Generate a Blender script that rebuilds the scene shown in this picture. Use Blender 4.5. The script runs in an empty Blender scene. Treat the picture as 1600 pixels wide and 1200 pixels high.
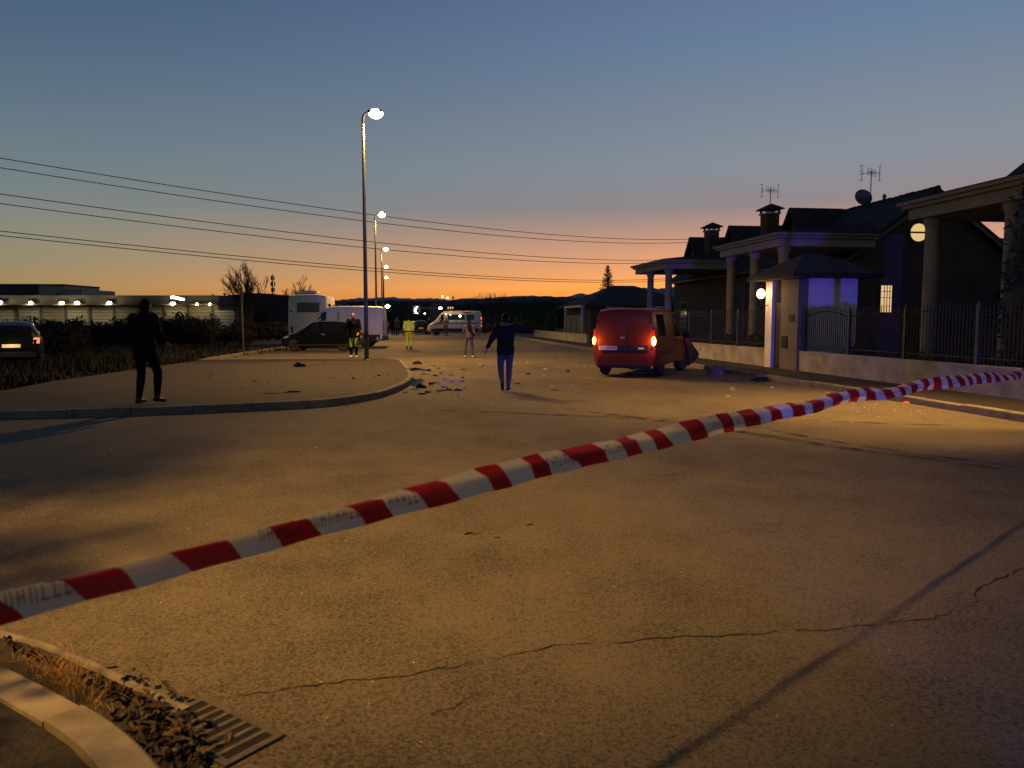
import bpy, bmesh, math, random
import numpy as np
from mathutils import Vector, Matrix, noise

# ------------------------------------------------------------------ camera, sky, light, exposure
sc = bpy.context.scene
COL = sc.collection
R = math.radians
CAM_H = 1.58
PITCH = math.atan(100 / 1200)
cam = bpy.data.cameras.new('camera')
cam_o = bpy.data.objects.new('camera', cam)
COL.objects.link(cam_o)
cam.lens, cam.sensor_width = 27.0, 36.0
cam.clip_start, cam.clip_end = 0.05, 20000
cam_o.location = (0, 0, CAM_H)
cam_o.rotation_euler = (math.pi / 2 - PITCH, 0, 0)
cam.dof.use_dof = True
cam.dof.focus_distance = 18
cam.dof.aperture_fstop = 3.8
sc.camera = cam_o

world = bpy.data.worlds.new('World')
sc.world = world
world.use_nodes = True
nt = world.node_tree


def srgb(r, g, b):
    f = lambda c: (c / 255 / 12.92) if c / 255 <= .04045 else ((c / 255 + .055) / 1.055) ** 2.4
    return (f(r), f(g), f(b), 1)


def build_sky():
    N, L = nt.nodes, nt.links
    bg = N['Background']
    tc = N.new('ShaderNodeTexCoord')
    sep = N.new('ShaderNodeSeparateXYZ')
    L.new(tc.outputs['Generated'], sep.inputs[0])
    def M(op, a, b=None, c=None):
        n = N.new('ShaderNodeMath'); n.operation = op
        for k, v in enumerate((a, b, c)):
            if v is None: continue
            if isinstance(v, (int, float)): n.inputs[k].default_value = v
            else: L.new(v, n.inputs[k])
        return n.outputs[0]
    z = M('MAXIMUM', sep.outputs[2], 0.0)
    el = M('DIVIDE', M('ARCSINE', z), math.pi / 2)          # 0 horizon, 1 zenith
    el = M('POWER', el, 0.5)
    hx, hy = math.sin(R(28)), math.cos(R(28))                 # where the sun went down
    hl = M('SQRT', M('ADD', M('MULTIPLY', sep.outputs[0], sep.outputs[0]), M('MULTIPLY', sep.outputs[1], sep.outputs[1])))
    c = M('DIVIDE', M('ADD', M('MULTIPLY', sep.outputs[0], hx), M('MULTIPLY', sep.outputs[1], hy)), M('MAXIMUM', hl, 1e-4))
    f = M('POWER', M('MULTIPLY', M('ADD', c, 1.0), 0.5), 6.0)
    def ramp(stops):
        r = N.new('ShaderNodeValToRGB')
        e = r.color_ramp.elements
        for k, (deg, col) in enumerate(stops):
            p = math.sqrt(deg / 90)
            if k < 2: e[k].position = p
            else: e.new(p)
        for k, (deg, col) in enumerate(stops):
            e[k].color = (*col, 1)
        L.new(el, r.inputs[0])
        return r.outputs[0]
    sunny = ramp([(0, (1.2373, 0.2415, 0)), (1.4, (1.3497, 0.3349, 0.0202)), (2.3, (1.388, 0.4665, 0.0789)), (3.4, (1.0496, 0.4175, 0.1462)), (5, (0.7632, 0.3552, 0.201)), (8, (0.30, 0.245, 0.25)), (11, (0.245, 0.275, 0.325)), (14, (0.2117, 0.2487, 0.3072)), (18.5, (0.1427, 0.2152, 0.3282)), (23, (0.1163, 0.1752, 0.2946)), (40, (0.0284, 0.0619, 0.1436)), (90, (0.007, 0.016, 0.0482))])
    away = ramp([(0, (0.161, 0.1661, 0.0651)), (1.4, (0.1917, 0.1953, 0.0853)), (2.3, (0.1687, 0.2011, 0.1141)), (3.4, (0.177, 0.2234, 0.14)), (5, (0.1794, 0.2339, 0.1721)), (8, (0.165, 0.225, 0.218)), (14, (0.0933, 0.1521, 0.2116)), (18.5, (0.0596, 0.1055, 0.1832)), (23, (0.035, 0.0753, 0.1406)), (40, (0.0129, 0.0306, 0.0804)), (90, (0.007, 0.016, 0.0482))])
    mx = N.new('ShaderNodeMix'); mx.data_type = 'RGBA'
    L.new(f, mx.inputs[0]); L.new(away, mx.inputs[6]); L.new(sunny, mx.inputs[7])
    # the last scattered light of a sun just under the horizon
    st = N.new('ShaderNodeTexSky'); st.sky_type = 'NISHITA'; st.sun_disc = False
    st.sun_elevation = R(-4); st.sun_rotation = R(28); st.ozone_density = 3
    ad = N.new('ShaderNodeMix'); ad.data_type = 'RGBA'; ad.blend_type = 'ADD'
    ad.inputs[0].default_value = 0.02
    L.new(mx.outputs[2], ad.inputs[6]); L.new(st.outputs[0], ad.inputs[7])
    L.new(ad.outputs[2], bg.inputs[0])
    bg.inputs[1].default_value = 1.0


build_sky()
sun = bpy.data.lights.new('sun', 'SUN')
sun.energy, sun.angle, sun.color = 0.03, R(12), (1, .62, .38)
sun_o = bpy.data.objects.new('sun', sun)
COL.objects.link(sun_o)
sun_o.rotation_euler = (R(90 - 2), 0, R(180 - 28))
sc.view_settings.view_transform = 'Standard'
sc.view_settings.look = 'None'
sc.view_settings.exposure = 0.0
sc.view_settings.gamma = 1.0
sc.view_settings.use_curve_mapping = False
sc.cycles.use_denoising = True
sc.cycles.max_bounces = 5
sc.cycles.diffuse_bounces = 2
sc.cycles.transparent_max_bounces = 8
sc.cycles.caustics_reflective = False
sc.cycles.caustics_refractive = False
sc.cycles.sample_clamp_indirect = 3.0
sc.cycles.use_light_tree = True

LAMP_COL = (1.0, .52, .12)
LAMP_W = 5200.0
BLUE_W = 16000.0

# ------------------------------------------------------------------ helpers
rnd = random.Random(7)
FW = Vector((0, math.cos(PITCH), -math.sin(PITCH)))
UP = Vector((0, math.sin(PITCH), math.cos(PITCH)))


def ray(px, py):
    return FW + Vector(((px - 800) / 1200, 0, 0)) + UP * ((600 - py) / 1200)


def G(px, py, z=0.0):
    """where the sight line of a photograph point meets the height z"""
    d = ray(px, py)
    return Vector((0, 0, CAM_H)) + d * ((z - CAM_H) / d.z)


def D(px, py, Y):
    d = ray(px, py)
    return Vector((0, 0, CAM_H)) + d * (Y / d.y)


RA = R(7.7)                                   # the street runs 7.7 degrees left of the view
CT, ST = math.cos(RA), math.sin(RA)


def RF(u, v, z=0.0):
    """street frame: u along the street, v across to the right"""
    return Vector((-ST * u + CT * v, CT * u + ST * v, z))


def new_mat(name, base=(.5, .5, .5), rough=.6, metal=0.0, spec=.5, emit=None, estr=0.0, coat=0.0):
    m = bpy.data.materials.new(name)
    m.use_nodes = True
    b = m.node_tree.nodes['Principled BSDF']
    b.inputs['Base Color'].default_value = (*base, 1)
    b.inputs['Roughness'].default_value = rough
    b.inputs['Metallic'].default_value = metal
    b.inputs['Specular IOR Level'].default_value = spec
    b.inputs['Coat Weight'].default_value = coat
    if emit:
        b.inputs['Emission Color'].default_value = (*emit, 1)
        b.inputs['Emission Strength'].default_value = estr
    return m


def noisy(m, scale=8.0, amt=.35, bump=.0, bscale=60.0, detail=5, coords='Object', bdist=.01):
    """uneven colour and fine relief on a material"""
    N, L = m.node_tree.nodes, m.node_tree.links
    b = N['Principled BSDF']
    base = tuple(b.inputs['Base Color'].default_value)
    tc = N.new('ShaderNodeTexCoord')
    n = N.new('ShaderNodeTexNoise'); n.inputs['Scale'].default_value = scale; n.inputs['Detail'].default_value = detail
    L.new(tc.outputs[coords], n.inputs['Vector'])
    r = N.new('ShaderNodeValToRGB')
    r.color_ramp.elements[0].position, r.color_ramp.elements[1].position = .3, .7
    r.color_ramp.elements[0].color = (*[c * (1 - amt) for c in base[:3]], 1)
    r.color_ramp.elements[1].color = (*[min(1, c * (1 + amt)) for c in base[:3]], 1)
    L.new(n.outputs[0], r.inputs[0]); L.new(r.outputs[0], b.inputs['Base Color'])
    if bump:
        n2 = N.new('ShaderNodeTexNoise'); n2.inputs['Scale'].default_value = bscale; n2.inputs['Detail'].default_value = 4
        L.new(tc.outputs[coords], n2.inputs['Vector'])
        bp = N.new('ShaderNodeBump'); bp.inputs['Strength'].default_value = bump; bp.inputs['Distance'].default_value = bdist
        L.new(n2.outputs[0], bp.inputs['Height']); L.new(bp.outputs[0], b.inputs['Normal'])
    return m


def asphalt(name, dark, light, patch=.22, rough=.82):
    """chips of stone in tar, worn and patched"""
    m = new_mat(name, dark, rough)
    N, L = m.node_tree.nodes, m.node_tree.links
    b = N['Principled BSDF']
    tc = N.new('ShaderNodeTexCoord')
    def noise_(scale, detail=4, rough_=.55):
        n = N.new('ShaderNodeTexNoise'); n.inputs['Scale'].default_value = scale
        n.inputs['Detail'].default_value = detail; n.inputs['Roughness'].default_value = rough_
        L.new(tc.outputs['Object'], n.inputs['Vector']); return n
    big = noise_(patch, 6, .6); mid = noise_(1.7, 5, .65); grit = noise_(55, 3, .7); chip = noise_(190, 2, .6)
    vor = N.new('ShaderNodeTexVoronoi'); vor.inputs['Scale'].default_value = 85
    L.new(tc.outputs['Object'], vor.inputs['Vector'])
    def mul(a, s, o):
        k = N.new('ShaderNodeMath'); k.operation = 'MULTIPLY_ADD'
        L.new(a, k.inputs[0]); k.inputs[1].default_value = s
        if isinstance(o, (int, float)): k.inputs[2].default_value = o
        else: L.new(o, k.inputs[2])
        return k.outputs[0]
    v = mul(big.outputs[0], 1.25, -1.40)
    v = mul(mid.outputs[0], .65, v)
    v = mul(grit.outputs[0], 1.5, v)
    v = mul(chip.outputs[0], .9, v)
    v = mul(vor.outputs['Distance'], -.5, v)
    v2 = N.new('ShaderNodeTexVoronoi'); v2.inputs['Scale'].default_value = 70; L.new(tc.outputs['Object'], v2.inputs['Vector'])
    sc2 = N.new('ShaderNodeSeparateColor'); L.new(v2.outputs['Color'], sc2.inputs[0])
    v = mul(sc2.outputs[0], .36, v)
    r = N.new('ShaderNodeValToRGB')
    e = r.color_ramp.elements
    e[0].position, e[0].color = .15, (*dark, 1)
    e[1].position, e[1].color = .85, (*light, 1)
    L.new(v, r.inputs[0])
    # scattered pale chips
    sp = N.new('ShaderNodeTexVoronoi'); sp.inputs['Scale'].default_value = 22
    L.new(tc.outputs['Object'], sp.inputs['Vector'])
    lt = N.new('ShaderNodeMath'); lt.operation = 'LESS_THAN'; lt.inputs[1].default_value = .06
    L.new(sp.outputs['Distance'], lt.inputs[0])
    pick = N.new('ShaderNodeMath'); pick.operation = 'GREATER_THAN'; pick.inputs[1].default_value = .8
    sepc = N.new('ShaderNodeSeparateColor'); L.new(sp.outputs['Color'], sepc.inputs[0]); L.new(sepc.outputs[0], pick.inputs[0])
    an = N.new('ShaderNodeMath'); an.operation = 'MULTIPLY'; L.new(lt.outputs[0], an.inputs[0]); L.new(pick.outputs[0], an.inputs[1])
    mx = N.new('ShaderNodeMix'); mx.data_type = 'RGBA'
    L.new(an.outputs[0], mx.inputs[0]); L.new(r.outputs[0], mx.inputs[6]); mx.inputs[7].default_value = (.22, .19, .15, 1)
    L.new(mx.outputs[2], b.inputs['Base Color'])
    bp = N.new('ShaderNodeBump'); bp.inputs['Strength'].default_value = .9; bp.inputs['Distance'].default_value = .012
    h = mul(grit.outputs[0], .7, chip.outputs[0])
    L.new(h, bp.inputs['Height']); L.new(bp.outputs[0], b.inputs['Normal'])
    return m


MT = {}
MT['road'] = asphalt('road_asphalt', (.016, .0138, .0095), (.185, .153, .098))
MT['plaza'] = asphalt('pavement_asphalt', (.005, .0045, .0038), (.042, .034, .025), .5)
MT['earth'] = noisy(new_mat('earth', (.022, .020, .013), .95), .8, .5, .5, 9, bdist=.05)
MT['kerb'] = noisy(new_mat('kerb_concrete', (.20, .175, .14), .85), 5, .3, .5, 70)
MT['kerb_dark'] = noisy(new_mat('kerb_stone_grey', (.17, .15, .13), .85), 5, .35, .5, 70)
MT['concrete'] = noisy(new_mat('wall_concrete', (.34, .315, .27), .9), 2.2, .3, .5, 30)
MT['galv'] = noisy(new_mat('galvanised_steel', (.10, .10, .105), .5, .6), 3, .2)
MT['dark_metal'] = new_mat('dark_metal', (.03, .03, .032), .5, .5)
MT['iron'] = noisy(new_mat('cast_iron', (.10, .085, .07), .7, .3), 20, .4, .4, 120)
MT['black'] = new_mat('slot_shade_black', (.004, .004, .004), .9)
MT['lamp_bowl'] = new_mat('lamp_bowl_lit', (.9, .8, .6), .3, emit=(1, .70, .34), estr=60)
MT['globe'] = new_mat('globe_lit', (.9, .8, .6), .3, emit=(1, .62, .26), estr=14)
MT['flood'] = new_mat('floodlight_lit', (.9, .8, .6), .3, emit=(1, .82, .5), estr=40)
MT['flood_white'] = new_mat('floodlight_white_lit', (.9, .9, .9), .3, emit=(1, .93, .84), estr=22)
MT['window_lit'] = noisy(new_mat('curtain_lit', (.8, .6, .3), .6, emit=(1, .66, .24), estr=.75), 14, .4)
MT['plaster'] = noisy(new_mat('house_plaster', (.085, .05, .045), .9), 1.5, .2, .4, 40)
MT['brick_wall'] = noisy(new_mat('house_brick', (.09, .045, .034), .9), 3, .3, .5, 25)
MT['cream'] = noisy(new_mat('cream_trim', (.26, .225, .20), .8), 2, .15, .2, 40)
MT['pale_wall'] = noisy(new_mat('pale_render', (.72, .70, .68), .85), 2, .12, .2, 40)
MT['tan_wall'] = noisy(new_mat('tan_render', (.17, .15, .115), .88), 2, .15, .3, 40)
MT['roof'] = noisy(new_mat('roof_tiles', (.028, .021, .018), .9), 6, .4, .8, 14, bdist=.05)
MT['gutter'] = new_mat('gutter_metal', (.12, .09, .08), .5, .4)
MT['shutter'] = new_mat('dark_shutter', (.03, .02, .018), .7)
MT['glass'] = new_mat('dark_glass', (.008, .009, .01), .06, spec=.7)
MT['tyre'] = noisy(new_mat('tyre_rubber', (.014, .014, .014), .85), 30, .3)
MT['alloy'] = new_mat('alloy_rim', (.75, .75, .76), .5, .35)
MT['steel_rim'] = new_mat('steel_rim', (.10, .10, .10), .5, .6)
MT['plastic'] = noisy(new_mat('black_plastic', (.014, .014, .015), .6), 20, .3)
MT['red_paint'] = new_mat('red_paint', (.15, .021, .010), .45, spec=.3)
MT['black_paint'] = new_mat('black_paint', (.004, .004, .005), .22, spec=.2)
MT['white_paint'] = noisy(new_mat('white_paint', (.70, .68, .66), .45), 1.2, .06)
MT['cream_paint'] = noisy(new_mat('camper_white', (.56, .54, .48), .45), 1.2, .08)
MT['amb_paint'] = new_mat('ambulance_cream', (.66, .61, .46), .45)
MT['amb_red'] = new_mat('ambulance_red', (.38, .03, .012), .45)
MT['grey_paint'] = new_mat('dark_grey_paint', (.007, .007, .008), .3, spec=.2)
MT['plate'] = new_mat('number_plate', (.60, .60, .62), .5)
MT['plate_ink'] = new_mat('plate_ink', (.02, .02, .03), .6)
MT['plate_lit'] = new_mat('number_plate_lit', (.7, .6, .4), .5, emit=(1, .66, .28), estr=.55)
MT['amber_on'] = new_mat('amber_lamp_on', (.8, .4, .1), .3, emit=(1, .36, .045), estr=30)
MT['red_on'] = new_mat('red_lamp_on', (.6, .05, .03), .3, emit=(1, .07, .025), estr=5)
MT['red_lens'] = new_mat('red_lens', (.28, .012, .012), .15, spec=.7)
MT['blue_on'] = new_mat('blue_beacon_on', (.1, .1, .8), .3, emit=(.18, .12, 1), estr=25)
MT['head_lens'] = new_mat('headlamp_lens', (.55, .56, .58), .12, spec=.8)
MT['hivis'] = new_mat('hivis_yellow', (.42, .62, .03), .7)
MT['hivis_orange'] = new_mat('hivis_orange', (.62, .12, .02), .7)
MT['reflective'] = new_mat('reflective_tape', (.62, .62, .60), .35, .2)
MT['cloth_black'] = noisy(new_mat('black_cloth', (.005, .005, .006), .85, spec=.12), 30, .4, .3, 60)
MT['cloth_navy'] = noisy(new_mat('navy_cloth', (.011, .0105, .012), .8, spec=.12), 30, .3, .3, 60)
MT['jeans'] = noisy(new_mat('denim', (.065, .066, .095), .85, spec=.12), 14, .35, .3, 120)
MT['lilac'] = noisy(new_mat('lilac_cloth', (.10, .08, .14), .85, spec=.12), 20, .25, .3, 60)
MT['grey_cloth'] = noisy(new_mat('grey_cloth', (.10, .095, .09), .85, spec=.12), 20, .3)
MT['skin'] = noisy(new_mat('skin', (.42, .24, .17), .55), 30, .12)
MT['hair'] = noisy(new_mat('dark_hair', (.006, .0045, .004), .7, spec=.15), 60, .5, .5, 140)
MT['shoe_dark'] = new_mat('dark_shoe', (.015, .014, .014), .6)
MT['shoe_white'] = new_mat('white_shoe', (.6, .58, .55), .6)
MT['bark'] = noisy(new_mat('bark', (.05, .038, .028), .95), 12, .4, .6, 40)
MT['needles'] = noisy(new_mat('conifer_needles', (.016, .026, .012), .8), 3, .4)
MT['hedge'] = noisy(new_mat('hedge_leaves', (.018, .026, .011), .8), 2, .5)
MT['scrub'] = noisy(new_mat('scrub_leaves', (.009, .0085, .005), .9), 2, .5)
MT['drygrass'] = noisy(new_mat('dry_grass', (.36, .22, .085), .8), 18, .4)
MT['leaf_brown'] = noisy(new_mat('dead_leaf', (.06, .035, .018), .8), 12, .5)
MT['leaf_green'] = noisy(new_mat('green_leaf', (.018, .024, .008), .6), 12, .4)
MT['mount_far'] = noisy(new_mat('hazed_mountain', (.30, .27, .32), 1), .004, .15)  # distance haze put into the colour as a pale purple grey
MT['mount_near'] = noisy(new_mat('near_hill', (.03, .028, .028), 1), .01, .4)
MT['cladding'] = noisy(new_mat('warehouse_cladding', (.13, .12, .09), .7), .6, .15)
MT['cladding_dark'] = noisy(new_mat('dark_cladding', (.035, .034, .034), .8), .6, .2)
MT['cladding_white'] = noisy(new_mat('white_cladding', (.24, .23, .21), .7), .6, .1)
MT['cable'] = new_mat('cable', (.02, .02, .02), .7)
MT['silver_bit'] = new_mat('silver_plastic', (.5, .48, .45), .4, .1)
MT['glass_bit'] = new_mat('broken_glass', (.75, .76, .74), .08, spec=1)
MT['white_bit'] = new_mat('white_plastic', (.66, .63, .58), .5)


class MB:
    """collects shapes into one mesh"""
    def __init__(s):
        s.v, s.f, s.m = [], [], []
    def add(s, verts, faces, mi=0):
        o = len(s.v)
        s.v += [tuple(p) for p in verts]
        s.f += [tuple(i + o for i in f) for f in faces]
        s.m += [mi] * len(faces)
        return s
    def box(s, c, d, rz=0.0, mi=0, M=None):
        x, y, z = d[0] / 2, d[1] / 2, d[2] / 2
        vs = [Vector((a * x, b * y, e * z)) for e in (-1, 1) for a, b in ((-1, -1), (1, -1), (1, 1), (-1, 1))]
        T = Matrix.Translation(c) @ (M if M else Matrix.Rotation(rz, 4, 'Z'))
        return s.add([T @ p for p in vs], [(3, 2, 1, 0), (4, 5, 6, 7), (0, 1, 5, 4), (1, 2, 6, 5), (2, 3, 7, 6), (3, 0, 4, 7)], mi)
    def bb(s, x0, x1, y0, y1, z0, z1, mi=0):
        return s.box(((x0 + x1) / 2, (y0 + y1) / 2, (z0 + z1) / 2), (x1 - x0, y1 - y0, z1 - z0), mi=mi)
    def tube(s, pts, rad, n=8, mi=0, cap=True):
        pts = [Vector(p) for p in pts]
        if isinstance(rad, (int, float)): rad = [rad] * len(pts)
        vs, fs = [], []
        prev = None
        for i, p in enumerate(pts):
            t = (pts[min(i + 1, len(pts) - 1)] - pts[max(i - 1, 0)]).normalized()
            a = Vector((0, 0, 1)) if abs(t.z) < .9 else Vector((1, 0, 0))
            if prev is not None: a = prev
            x = (a - t * a.dot(t)).normalized(); y = t.cross(x); prev = x
            vs += [p + (x * math.cos(k * 2 * math.pi / n) + y * math.sin(k * 2 * math.pi / n)) * rad[i] for k in range(n)]
        for i in range(len(pts) - 1):
            for k in range(n):
                fs.append((i * n + k, i * n + (k + 1) % n, (i + 1) * n + (k + 1) % n, (i + 1) * n + k))
        if cap:
            fs.append(tuple(range(n - 1, -1, -1))); fs.append(tuple(range((len(pts) - 1) * n, len(pts) * n)))
        return s.add(vs, fs, mi)
    def lathe(s, prof, c=(0, 0, 0), axis='Z', n=16, mi=0):
        vs, fs = [], []
        for r, h in prof:
            for k in range(n):
                a = k * 2 * math.pi / n
                x, y, z = r * math.cos(a), r * math.sin(a), h
                if axis == 'Y': x, y, z = x, z, y
                if axis == 'X': x, y, z = z, x, y
                vs.append((x + c[0], y + c[1], z + c[2]))
        for i in range(len(prof) - 1):
            for k in range(n):
                fs.append((i * n + k, i * n + (k + 1) % n, (i + 1) * n + (k + 1) % n, (i + 1) * n + k))
        fs.append(tuple(range(n - 1, -1, -1))); fs.append(tuple(range((len(prof) - 1) * n, len(prof) * n)))
        return s.add(vs, fs, mi)
    def ball(s, c, r, n=10, m=7, mi=0):
        if isinstance(r, (int, float)): r = (r, r, r)
        vs, fs = [(c[0], c[1], c[2] - r[2])], []
        for j in range(1, m):
            b = -math.pi / 2 + math.pi * j / m
            for k in range(n):
                a = 2 * math.pi * k / n
                vs.append((c[0] + r[0] * math.cos(b) * math.cos(a), c[1] + r[1] * math.cos(b) * math.sin(a), c[2] + r[2] * math.sin(b)))
        vs.append((c[0], c[1], c[2] + r[2]))
        for k in range(n): fs.append((0, 1 + (k + 1) % n, 1 + k))
        for j in range(m - 2):
            for k in range(n):
                fs.append((1 + j * n + k, 1 + j * n + (k + 1) % n, 1 + (j + 1) * n + (k + 1) % n, 1 + (j + 1) * n + k))
        t = len(vs) - 1
        for k in range(n): fs.append((t, t - n + k, t - n + (k + 1) % n))
        return s.add(vs, fs, mi)
    def prism(s, poly, z0, z1, mi=0):
        n = len(poly)
        vs = [(p[0], p[1], z0) for p in poly] + [(p[0], p[1], z1) for p in poly]
        fs = [tuple(range(n - 1, -1, -1)), tuple(range(n, 2 * n))] + [(k, (k + 1) % n, n + (k + 1) % n, n + k) for k in range(n)]
        return s.add(vs, fs, mi)
    def extr(s, poly3, vec, mi=0):
        """a planar polygon pushed along vec into a closed slab"""
        n = len(poly3); vec = Vector(vec)
        vs = [Vector(p) for p in poly3] + [Vector(p) + vec for p in poly3]
        fs = [tuple(range(n - 1, -1, -1)), tuple(range(n, 2 * n))] + [(k, (k + 1) % n, n + (k + 1) % n, n + k) for k in range(n)]
        return s.add(vs, fs, mi)
    def mesh(s, name, mats, smooth=None, off=(0, 0, 0), tri=False):
        me = bpy.data.meshes.new(name)
        vs = [(a - off[0], b - off[1], c - off[2]) for a, b, c in s.v]
        me.from_pydata(vs, [], s.f)
        for m in (mats if isinstance(mats, (list, tuple)) else [mats]):
            me.materials.append(MT[m] if isinstance(m, str) else m)
        if any(s.m): me.polygons.foreach_set('material_index', s.m)
        bm = bmesh.new(); bm.from_mesh(me)
        bmesh.ops.recalc_face_normals(bm, faces=bm.faces)
        if tri: bmesh.ops.triangulate(bm, faces=[f for f in bm.faces if len(f.verts) > 4])
        bm.to_mesh(me); bm.free()
        if smooth is not None:
            me.polygons.foreach_set('use_smooth', [True] * len(me.polygons))
            me.set_sharp_from_angle(angle=R(smooth))
        return me
    def build(s, name, mats, parent=None, smooth=None, off=(0, 0, 0), tri=False):
        return link(name, s.mesh(name, mats, smooth, off, tri), parent)


def link(name, me, parent=None):
    o = bpy.data.objects.new(name, me)
    COL.objects.link(o)
    if parent is not None: o.parent = parent
    return o


def tag(o, label=None, cat=None, group=None, kind=None):
    if label: o['label'] = label
    if cat: o['category'] = cat
    if group: o['group'] = group
    if kind: o['kind'] = kind
    return o


def thing(name, label, cat, loc=(0, 0, 0), rz=0.0, group=None):
    o = bpy.data.objects.new(name, None)
    COL.objects.link(o)
    o.location = loc; o.rotation_euler = (0, 0, rz)
    o.empty_display_size = .2
    return tag(o, label, cat, group)


def copy_tree(o, parent=None):
    kids = list(o.children)
    c = o.copy(); COL.objects.link(c); c.parent = parent
    for k in kids: copy_tree(k, c)
    return c


def point_light(name, loc, power, color, parent=None, radius=.1, spot=None):
    l = bpy.data.lights.new(name, 'SPOT' if spot else 'POINT')
    l.energy, l.color, l.shadow_soft_size = power, color, radius
    if spot: l.spot_size, l.spot_blend = R(spot), .5
    o = bpy.data.objects.new(name, l); COL.objects.link(o); o.location = loc
    if parent is not None: o.parent = parent
    return o


def evaluated(o):
    dg = bpy.context.evaluated_depsgraph_get()
    return bpy.data.meshes.new_from_object(o.evaluated_get(dg), depsgraph=dg)


def remeshed(mb, voxel, smooth_it=4):
    o = mb.build('tmp', 'skin')
    m = o.modifiers.new('r', 'REMESH'); m.mode = 'VOXEL'; m.voxel_size = voxel
    k = o.modifiers.new('s', 'SMOOTH'); k.iterations = smooth_it; k.factor = .5
    me = evaluated(o)
    old = o.data
    bpy.data.objects.remove(o); bpy.data.meshes.remove(old)
    me.polygons.foreach_set('use_smooth', [True] * len(me.polygons))
    me.materials.clear()
    return me


def spline(pts, n=8):
    """smooth path through points"""
    P = [Vector(p) for p in pts]
    P = [P[0] * 2 - P[1]] + P + [P[-1] * 2 - P[-2]]
    out = []
    for i in range(1, len(P) - 2):
        a, b, c, d = P[i - 1:i + 3]
        for k in range(n):
            t = k / n
            out.append(.5 * (2 * b + (c - a) * t + (2 * a - 5 * b + 4 * c - d) * t * t + (3 * b - a - 3 * c + d) * t ** 3))
    out.append(P[-2])
    return out


def resample(path, step):
    out, acc = [path[0]], 0
    for a, b in zip(path, path[1:]):
        L_ = (b - a).length; pos = 0
        while acc + L_ - pos >= step:
            pos += step - acc; acc = 0
            out.append(a.lerp(b, pos / L_))
        acc += L_ - pos
    return out

# ------------------------------------------------------------------ ground, road, pavements, hills
def sheet(name, poly, z, mat, kind='structure'):
    mb = MB(); mb.add([(p[0], p[1], z) for p in poly], [tuple(range(len(poly)))])
    o = mb.build(name, mat, tri=True)
    return tag(o, kind=kind)


sheet('ground', [(-9000, -3000), (9000, -3000), (9000, 9000), (-9000, 9000)], -.03, 'earth')
road = sheet('road', [RF(-40, 9.5), RF(150, 9.5), RF(150, -3), (-12.4, 75), (-12.4, 39), (-11.4, 28.3), (-10.6, 17), (-36, 8.2), (-60, .5), (-60, -40)], 0, 'road')

kerb_px = [(0, 655), (190, 650), (370, 643), (500, 636), (570, 627), (612, 616), (637, 604), (645, 594), (640, 583), (628, 567)]
kp = [G(x, y) for x, y in kerb_px]
first = kp[0] + (kp[0] - kp[1]).normalized() * 24
dk = (kp[0] - kp[1]).normalized()
kerb_path = resample([first, kp[0] + dk * .5] + spline(kp, 14)[1:], .12)


def kerb_run(path, idx_step, w, h, side, mat, parent, gap=.014, seedv=1):
    """separate kerb stones laid along a path, 'side' +1 puts them left of the path"""
    rr = random.Random(seedv)
    i = 0
    while i + 1 < len(path):
        j = min(i + idx_step, len(path) - 1)
        seg = path[i:j + 1]
        out, inn = [], []
        for k, p in enumerate(seg):
            t = (path[min(i + k + 1, len(path) - 1)] - path[max(i + k - 1, 0)]); t.z = 0; t.normalize()
            n = Vector((-t.y, t.x, 0)) * side
            q = p.copy()
            if k == 0: q = p + t * gap * .5
            if k == len(seg) - 1: q = p - t * gap * .5
            out.append(q); inn.append(q + n * w)
        mb = MB()
        hh = h + rr.uniform(-.008, .008)
        b = .018
        rows = []
        for a, c in zip(out, inn):
            d = (c - a).normalized()
            rows.append([Vector((a.x, a.y, -.05)), Vector((a.x, a.y, hh - b)), Vector((*(a + d * b).xy, hh)), Vector((*(c - d * .004).xy, hh)), Vector((c.x, c.y, -.05))])
        n5 = 5
        vs = [p for r_ in rows for p in r_]
        fs = []
        for k in range(len(rows) - 1):
            for q in range(n5):
                fs.append((k * n5 + q, k * n5 + (q + 1) % n5, (k + 1) * n5 + (q + 1) % n5, (k + 1) * n5 + q))
        fs.append(tuple(range(n5))); fs.append(tuple(range((len(rows) - 1) * n5, len(rows) * n5)))
        mb.add(vs, fs)
        mb.build('kerb_stone', mat, parent)
        i = j


pav_l = None
inner = []
for k, p in enumerate(kerb_path):
    t = kerb_path[min(k + 1, len(kerb_path) - 1)] - kerb_path[max(k - 1, 0)]; t.normalize()
    inner.append(p + Vector((-t.y, t.x, 0)) * .135)
plaza_poly = [(p.x, p.y) for p in inner[::4]] + [(inner[-1].x, inner[-1].y), (inner[-1].x - .8, inner[-1].y + 1.2), (-11.4, 28.4), (-11.0, 18.3), (-10.6, 16.0), (-34, 8.6)]
mb = MB(); mb.prism(plaza_poly, -.05, .118)
pav_l = tag(mb.build('pavement', 'plaza', tri=True), kind='structure')
kerb_run(kerb_path, 8, .13, .13, 1, 'kerb_dark', pav_l, seedv=3)

# inner edging of the pavement and of the parking bay
mb = MB()
edge_pts = [Vector((-34, 8.7, 0)), Vector((-10.7, 16.05, 0)), Vector((-11.0, 18.3, 0))]
kerb_run(resample([Vector((-34, 8.75, 0)), Vector((-10.75, 16.1, 0))], .25), 4, .09, .135, 1, 'kerb_dark', pav_l)
kerb_run(resample([Vector((-11.45, 28.3, 0)), Vector((-12.4, 40, 0)), Vector((-12.9, 60, 0))], .25), 4, .14, .14, 1, 'kerb', pav_l)

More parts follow.
